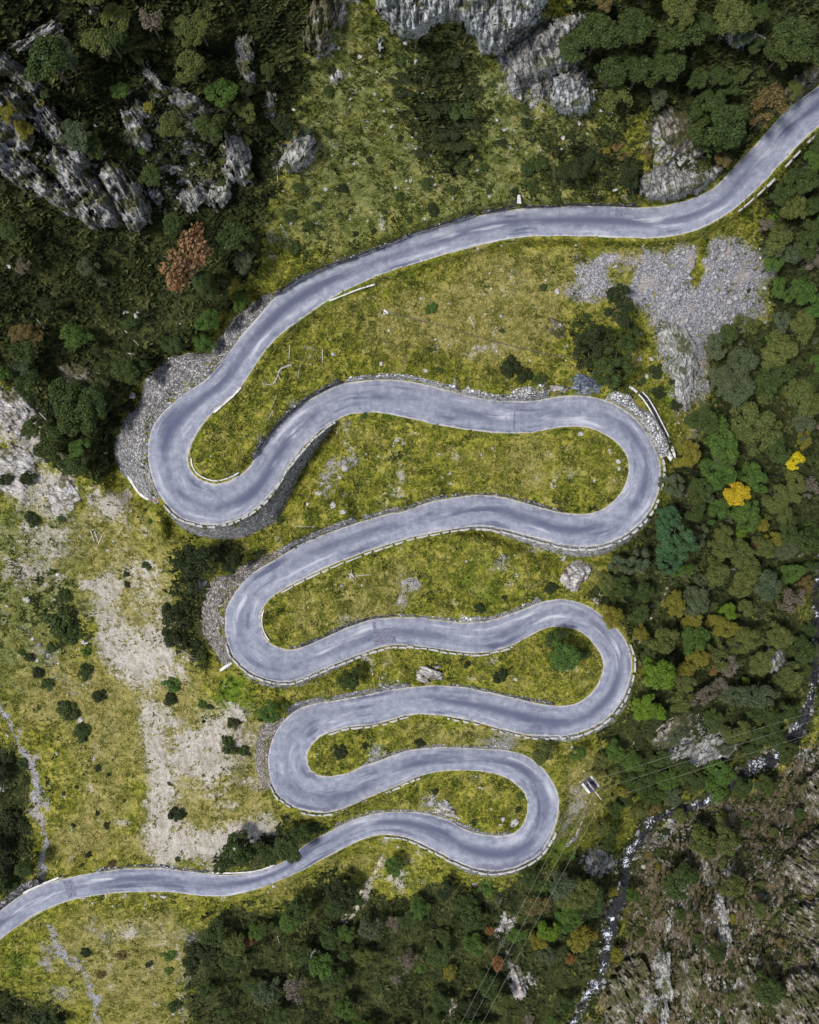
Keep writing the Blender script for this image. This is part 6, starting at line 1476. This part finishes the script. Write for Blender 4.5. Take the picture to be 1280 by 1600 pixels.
LOGS = [([(453, 539), (452, 555), (451, 568)], .10, .04, 'thin straight dead stem standing off the grey root knot', 0), ([(456, 570), (446, 573), (438, 577), (433, 590), (427, 600)], .20, .10, 'crooked bleached trunk lying across the first grass lobe', 6),
        ([(427, 600), (418, 601), (410, 598)], .12, .04, 'forked pale root end of the crooked trunk', 5), ([(432, 617), (428, 629), (423, 640)], .09, .04, 'short pale stick below the crooked trunk', 0), ([(427, 641), (422, 650), (418, 656)], .10, .05, 'lowest short pale stick beside the dark stone wall', 0),
        ([(504, 545), (504, 560), (503, 578)], .11, .05, 'upright pale log above the second road leg', 1), ([(494, 547), (482, 543), (472, 541)], .09, .03, 'bare branch with twigs left of the upright log', 4), ([(470, 569), (467, 580), (466, 592)], .08, .03, 'small fan of pale roots on the first grass lobe', 6),
        ([(511, 526), (516, 530), (521, 533)], .06, .03, 'tiny dead stick highest on the first grass lobe', 0), ([(527, 667), (527, 676), (526, 684)], .09, .06, 'short pale post lying under second leg', 0), ([(461, 822), (478, 823), (492, 823)], .08, .04, 'thin pale stick in grass above second left hairpin', 1),
        ([(548, 901), (566, 899), (583, 898)], .11, .06, 'pale log with purple root plate on third lobe', 1), ([(553, 902), (548, 896), (547, 905)], .28, .10, 'purple grey root plate at the end of a log', 6), ([(614, 695), (620, 684), (632, 687)], .09, .04, 'curved pale branch in the widest grass lobe', 1),
        ([(733, 494), (738, 503), (743, 514)], .13, .07, 'pale leaning stick in the dry grass slope', 0), ([(525, 735), (529, 746), (518, 762)], .07, .03, 'curved white branch beside the grey gravel patch', 2), ([(724, 552), (734, 556), (742, 563)], .07, .03, 'twiggy grey branch above the crest of second leg', 4),
        ([(142, 829), (145, 838), (148, 847)], .16, .12, 'white split log leftmost in the log pile', 0), ([(148, 830), (151, 838), (154, 846)], .16, .12, 'white split log in the middle of the log pile', 0), ([(160, 836), (156, 845), (152, 853)], .14, .10, 'white split log rightmost in the log pile', 0), ([(144, 827), (151, 829), (158, 834)], .12, .08, 'white split log lying across the log pile top', 0),
        ([(192, 825), (188, 829), (186, 833)], .12, .10, 'short white log beside the cream dirt patch', 0), ([(195, 516), (206, 528), (218, 541)], .11, .05, 'long grey log under the angular white boulders', 1), ([(195, 551), (208, 553), (222, 555)], .12, .04, 'bleached branch lying level in the left wood', 3), ([(222, 556), (226, 568), (230, 581)], .08, .03, 'thin grey stick hanging down the left bank', 0),
        ([(233, 539), (241, 546), (248, 553)], .08, .05, 'short grey log right of long grey log', 0), ([(54, 494), (64, 507), (75, 522)], .13, .05, 'broken pale trunk in the far left wood', 2), ([(60, 643), (80, 664), (101, 686)], .11, .04, 'long pale trunk on the dark left slope', 1), ([(30, 622), (48, 645), (58, 662)], .10, .04, 'pale trunk among the rough boulders at far left', 3),
        ([(58, 662), (66, 670), (75, 677)], .08, .04, 'short trunk end below the long pale trunk', 0), ([(270, 985), (262, 990), (258, 986)], .09, .03, 'bare white branch on dark shrubs by the dirt hollow', 5), ([(262, 988), (276, 995), (286, 1000)], .09, .03, 'long bare white branch over the dark shrubs', 6), ([(284, 1016), (296, 1024), (308, 1034)], .08, .03, 'bleached fallen branches left of second left hairpin', 5),
        ([(343, 1426), (345, 1438), (338, 1445)], .10, .03, 'white twiggy dead tree at the wood edge below road', 8), ([(340, 1462), (341, 1478), (341, 1495)], .07, .04, 'thin dead stem in the bottom wood', 1), ([(434, 1463), (436, 1472), (436, 1480)], .08, .04, 'short dead stem in the bottom wood near orange bush', 0), ([(1112, 165), (1117, 172), (1116, 184)], .10, .03, 'grey antler shaped dead tree top above the upper right bend', 7),
        ([(1107, 198), (1108, 206), (1107, 212)], .08, .04, 'short pale dead stem below the antler shaped top', 0), ([(940, 293), (935, 304), (931, 312)], .09, .05, 'thin pale stick leaning to the top road wall', 0), ([(1024, 1144), (1042, 1128), (1062, 1116)], .13, .06, 'long bleached log on the pale rib', 2), ([(1093, 1112), (1090, 1122), (1086, 1132)], .10, .05, 'upright pale log beside the pale rib', 0),
        ([(1040, 1120), (1044, 1126), (1046, 1130)], .08, .04, 'short stick near the second green tree', 0), ([(992, 1158), (988, 1166), (984, 1174)], .09, .04, 'bleached log in scrub under second right hairpin', 2), ([(1137, 892), (1148, 889), (1160, 898)], .09, .04, 'pale curved branch in olive treetops', 2), ([(1200, 892), (1197, 898), (1199, 905)], .07, .03, 'short pale snag in the olive treetops', 0),
        ([(1247, 870), (1256, 865), (1268, 866)], .09, .04, 'white curved branch near the right edge', 2), ([(430, 250), (434, 270), (432, 300)], .09, .04, 'dead stem along the left edge of the top meadow', 2), ([(438, 350), (447, 365), (452, 380)], .08, .03, 'grey fallen sticks below the top meadow crag', 5), ([(716, 113), (717, 120), (715, 128)], .09, .05, 'pale upright stick in the dark juniper mat', 0),
        ([(1134, 512), (1140, 520), (1136, 530)], .08, .03, 'bare grey twigs beside the lower scree', 7), ([(835, 186), (842, 183), (848, 180)], .08, .04, 'short white log left of grooved rock face', 0), ([(890, 695), (886, 700), (888, 706)], .07, .03, 'white forked twig inside first right hairpin', 5), ([(500, 322), (502, 328), (499, 336)], .07, .03, 'curved white stick on the top meadow', 0)]
for k, (ln, r0, r1, lab, tw) in enumerate(LOGS): log(ln, r0, r1, lab, 'dead_branch' if tw > 2 else 'fallen_log', tw, seed=k)

# rusty pipe across the dry slope
def ground_pipe(line, r, mat, name, lab, cat):
    c = resample(catmull(line), 4.0); z = zt(c[:, 0], c[:, 1]) + 0.12
    P = np.stack(wpos(c[:, 0], c[:, 1], gsmooth(z, 2)), 1); base = P[0].copy()
    o = tubes_mesh(name, [(P - base, r, r, 7)], mat); o.location = base; return setp(o, lab, cat)


ground_pipe([(612, 489), (650, 499), (690, 509), (730, 521), (770, 533), (820, 545), (860, 553), (903, 560)], 0.10, M_RUST, 'water_pipe', 'long thin rusty pipe across the dry grass slope', 'pipe')
ground_pipe([(600, 484), (604, 487), (607, 490)], 0.22, M_CONC, 'pipe_marker', 'short white post at the upper end of the rusty pipe', 'post')

# ------------------------------------------------------------------ DRAIN CHANNEL
ch = empty('drain_channel', (*[float(q) for q in wpos(1022, 648, float(zt(1022, 648)))],))
setp(ch, 'curved concrete drain channel with dark bed beside first right hairpin', 'drain')
base = Vector(ch.location)


def chan_strip(name, line, w, zoff, h, mat):
    c = resample(catmull(line), 1.6); t = np.gradient(c, axis=0); t /= np.hypot(*t.T)[:, None]; nn = np.stack([-t[:, 1], t[:, 0]], 1)
    zb = gsmooth(zt(c[:, 0], c[:, 1]), 4) + 0.35
    cols = [(-1, -1.4), (-1, h), (1, h), (1, -1.4)]
    x = np.stack([c[:, 0] + nn[:, 0] * w / 2 * q for q, _ in cols], 1); y = np.stack([c[:, 1] + nn[:, 1] * w / 2 * q for q, _ in cols], 1); z = np.stack([zb + zoff + r for _, r in cols], 1)
    n = len(c); i0 = np.arange(4)
    V = np.stack(wpos(x, y, z), -1).reshape(-1, 3) - np.array(base)
    o = new_mesh(name, V, [grid_faces(n, 4, True), i0[None, ::-1], (i0 + (n - 1) * 4)[None]], mat); o.parent = ch; return o


MID = [(1001, 614), (1010, 624), (1020, 640), (1029, 657), (1036, 671), (1042.5, 684)]
chan_strip('channel_bed', MID, 4.4, 0.0, 0.12, M_DARK)
chan_strip('channel_wall', [(x + 2.9, y - 2.0) for x, y in MID], 1.9, 0, 0.75, M_CONC)
chan_strip('channel_wall', [(x - 2.9, y + 2.0) for x, y in MID], 2.3, 0, 0.75, M_CONC)
chan_strip('inlet_slab', [(984, 604), (990, 608), (996, 613)], 4.0, 0, 0.5, M_CONC)


def slab(poly, h, lab, name='concrete_slab', mat=None, lift=0.2):
    P = np.array(poly, float); z = float(zt(*P.mean(0))) + lift; n = len(P)
    V = np.vstack([np.stack(wpos(P[:, 0], P[:, 1], np.full(n, z - 1.2)), 1), np.stack(wpos(P[:, 0], P[:, 1], np.full(n, z + h)), 1)]); b = V.mean(0)
    bm = bmesh.new(); vs = [bm.verts.new(v - b) for v in V]; bm.faces.new(vs[:n]); bm.faces.new(vs[n:][::-1])
    for i in range(n): bm.faces.new([vs[i], vs[n + i], vs[n + (i + 1) % n], vs[(i + 1) % n]])
    bmesh.ops.recalc_face_normals(bm, faces=bm.faces[:]); bmesh.ops.bevel(bm, geom=bm.edges[:], offset=0.04, segments=1, affect='EDGES')
    me = bpy.data.meshes.new(name); bm.to_mesh(me); bm.free(); me.materials.append(mat or M_CONC); o = bpy.data.objects.new(name, me); COL.objects.link(o); o.location = b
    return setp(o, lab, 'slab')


slab([(1027, 671), (1032, 680), (1041, 696), (1033, 700), (1028, 688)], 0.7, 'tilted pale slab at the lower end of the drain channel')
slab([(1037, 700), (1042, 697), (1052, 715), (1048, 721), (1041, 712)], 0.5, 'lowest pale slab beyond the drain channel')
slab([(1043, 688), (1049, 688), (1056, 710), (1056, 717), (1052, 712)], 0.3, 'long grey slab on the wood side of the drain channel')
slab([(1032, 704), (1039, 701), (1044, 712), (1037, 714)], 0.4, 'darker grey slab next to the road at the drain channel', mat=M_BOULD)
slab([(809, 304), (813, 304), (815, 318), (808, 318)], 1.6, 'pale upright culvert slab standing in the top road wall', 'culvert_slab')
slab([(802, 312), (808, 311), (807, 319), (802, 319)], 0.6, 'dark culvert mouth beside the pale upright slab', 'culvert_mouth', M_DARK)  # solid block, its dark colour stands for the shaded opening

# red topped marker pillar at the first left hairpin
mz = float(zt(246, 783)) + 0.1; mp = empty('marker_pillar', tuple(float(q) for q in wpos(246, 783, mz)))
setp(mp, 'square white marker pillar with dark red top at first left hairpin', 'marker')


def box_part(name, parent, c, s, mat, bev=0.03, rz_=0.0, rx_=0.0):
    bm = bmesh.new(); bmesh.ops.create_cube(bm, size=1.0); bmesh.ops.scale(bm, vec=s, verts=bm.verts[:]); bmesh.ops.bevel(bm, geom=bm.edges[:], offset=bev, segments=2, affect='EDGES')
    me = bpy.data.meshes.new(name); bm.to_mesh(me); bm.free(); me.materials.append(mat); o = bpy.data.objects.new(name, me); COL.objects.link(o); o.parent = parent; o.location = c; o.rotation_euler = (rx_, 0, rz_); return o


box_part('pillar', mp, (0, 0, 0.35), (0.85, 0.85, 1.3), M_BLOCK, 0.05, 0.5); box_part('red_cap', mp, (0, 0, 1.03), (0.52, 0.52, 0.10), M_RED, 0.02, 0.5)

# ------------------------------------------------------------------ POWER POLE AND CABLES
pz = float(zt(915, 1213)); PT = 9.0
pole = empty('power_pole', tuple(float(q) for q in wpos(914, 1213, pz))); pole.rotation_euler = (0, 0, math.radians(-52))
setp(pole, 'twin legged power pole carrying a dark transformer beside the lowest right hairpin', 'power pole')
for sx in (-1.15, 1.15):
    bmv = tubes_mesh('leg', [([(sx, 0, -0.8), (sx, 0, PT * 0.5), (sx * 0.97, 0, PT)], 0.19, 0.13, 10)], M_STEEL, pole)
box_part('crossarm', pole, (0, 0, PT - 0.3), (5.0, 0.16, 0.20), M_STEEL, 0.03)
box_part('platform', pole, (-0.2, 0, PT - 3.2), (2.7, 1.9, 0.12), M_TRAFO, 0.02)
box_part('platform_beam', pole, (-0.2, 1.15, PT - 3.15), (2.7, 0.42, 0.24), M_CONC, 0.03); box_part('platform_beam', pole, (-0.2, -1.15, PT - 3.15), (2.4, 0.48, 0.24), M_CONC, 0.03)
tr = box_part('transformer', pole, (-0.2, 0, PT - 2.35), (1.35, 1.0, 1.35), M_TRAFO, 0.08)
for k in range(7): box_part('cooling_fin', tr, (-0.55 + k * 0.18, 0, -0.05), (0.05, 1.35, 0.95), M_TRAFO, 0.01)
for sx in (-0.35, 0.0, 0.35): tubes_mesh('bushing', [([(sx, 0, 0.65), (sx, 0, 0.85), (sx, 0.05, 1.05)], 0.09, 0.05, 8)], M_CERAM, tr)
tubes_mesh('brace', [([(-1.1, 0, PT - 2.9), (0, 0.05, PT - 1.6), (1.1, 0, PT - 0.45)], 0.05, 0.05, 6)], M_STEEL, pole); tubes_mesh('brace', [([(1.1, 0, PT - 2.9), (0, -0.05, PT - 1.6), (-1.1, 0, PT - 0.45)], 0.05, 0.05, 6)], M_STEEL, pole)
INS = (-2.35, 0.0, 2.35)
for sx in INS: tubes_mesh('insulator', [([(sx, 0, PT - 0.2), (sx, 0, PT), (sx, 0, PT + 0.28)], 0.10, 0.06, 8)], M_CERAM, pole)
top = []
for sx in INS:
    a = pole.rotation_euler.z; top.append(Vector((pole.location.x + sx * math.cos(a), pole.location.y + sx * math.sin(a), pz + PT + 0.2)))


def cable(p0, p1, sag, r, lab):
    t = np.linspace(0, 1, 60); P = np.outer(1 - t, p0) + np.outer(t, p1); P[:, 2] -= sag * 4 * t * (1 - t); b = P[0].copy()
    o = tubes_mesh('power_cable', [(P - b, r, r, 6)], M_WIRE); o.location = b; return setp(o, lab, 'cable', 'power cables')


def at_xy(px, py, z): return np.array([float(q) for q in wpos(px, py, z)])


top.sort(key=lambda v: -v.y)
for (p, q, lab) in zip(top, [(1660, 996), (1660, 1004), (1660, 1026)], ['uppermost power cable running from the pole across the stream to the right', 'middle power cable running from the pole across the stream to the right', 'lowest power cable running from the pole across the stream to the right']):
    cable(np.array(p), at_xy(q[0], q[1], 16.0), 0.6, 0.013, lab)
top.sort(key=lambda v: v.x)
for (p, q, lab) in zip(top, [(592, 1850), (604, 1850), (622, 1850)], ['leftmost power cable falling from the pole over the bottom wood', 'middle power cable falling from the pole over the bottom wood', 'rightmost power cable falling from the pole over the bottom wood']):
    cable(np.array(p), at_xy(q[0], q[1], 0.0), 0.6, 0.013, lab)

write_labels()

# ------------------------------------------------------------------ CAMERA, SUN, SKY
cam = bpy.data.cameras.new('drone_camera'); co = bpy.data.objects.new('drone_camera', cam); COL.objects.link(co)
co.location = (0, 0, CAM_H); co.rotation_euler = (0, 0, 0)
cam.sensor_fit = 'HORIZONTAL'; cam.sensor_width = 24.0; cam.lens = 24.0; cam.clip_start = 0.5; cam.clip_end = 20000
SC.camera = co
SC.render.resolution_x = 819; SC.render.resolution_y = 1024
EL, AZ = math.radians(62), math.radians(-106)      # azimuth clockwise from the top of the plan
sd = Vector((math.sin(AZ) * math.cos(EL), math.cos(AZ) * math.cos(EL), math.sin(EL)))
sun = bpy.data.lights.new('sun', 'SUN'); sun.energy = 1.5; sun.angle = math.radians(10); sun.color = (1.0, 0.965, 0.91)
so = bpy.data.objects.new('sun', sun); COL.objects.link(so); so.rotation_euler = sd.to_track_quat('Z', 'Y').to_euler(); so.location = sd * 400
w = bpy.data.worlds.new('World'); SC.world = w; w.use_nodes = True
nt = w.node_tree; sky = nt.nodes.new('ShaderNodeTexSky'); sky.sky_type = 'NISHITA'; sky.sun_disc = False
sky.sun_elevation = EL; sky.sun_rotation = AZ; sky.altitude = 1500; sky.dust_density = 2.0; sky.air_density = 1.0
bg = nt.nodes['Background']; hs = nt.nodes.new('ShaderNodeHueSaturation'); hs.inputs['Saturation'].default_value = 0.50; nt.links.new(sky.outputs[0], hs.inputs['Color']); nt.links.new(hs.outputs[0], bg.inputs[0]); bg.inputs[1].default_value = 0.075
SC.view_settings.view_transform = 'Standard'; SC.view_settings.look = 'None'; SC.view_settings.gamma = 1; SC.view_settings.exposure = 1.50
SC.view_settings.use_curve_mapping = False
SC.cycles.max_bounces = 5; SC.cycles.diffuse_bounces = 3; SC.cycles.use_denoising = True
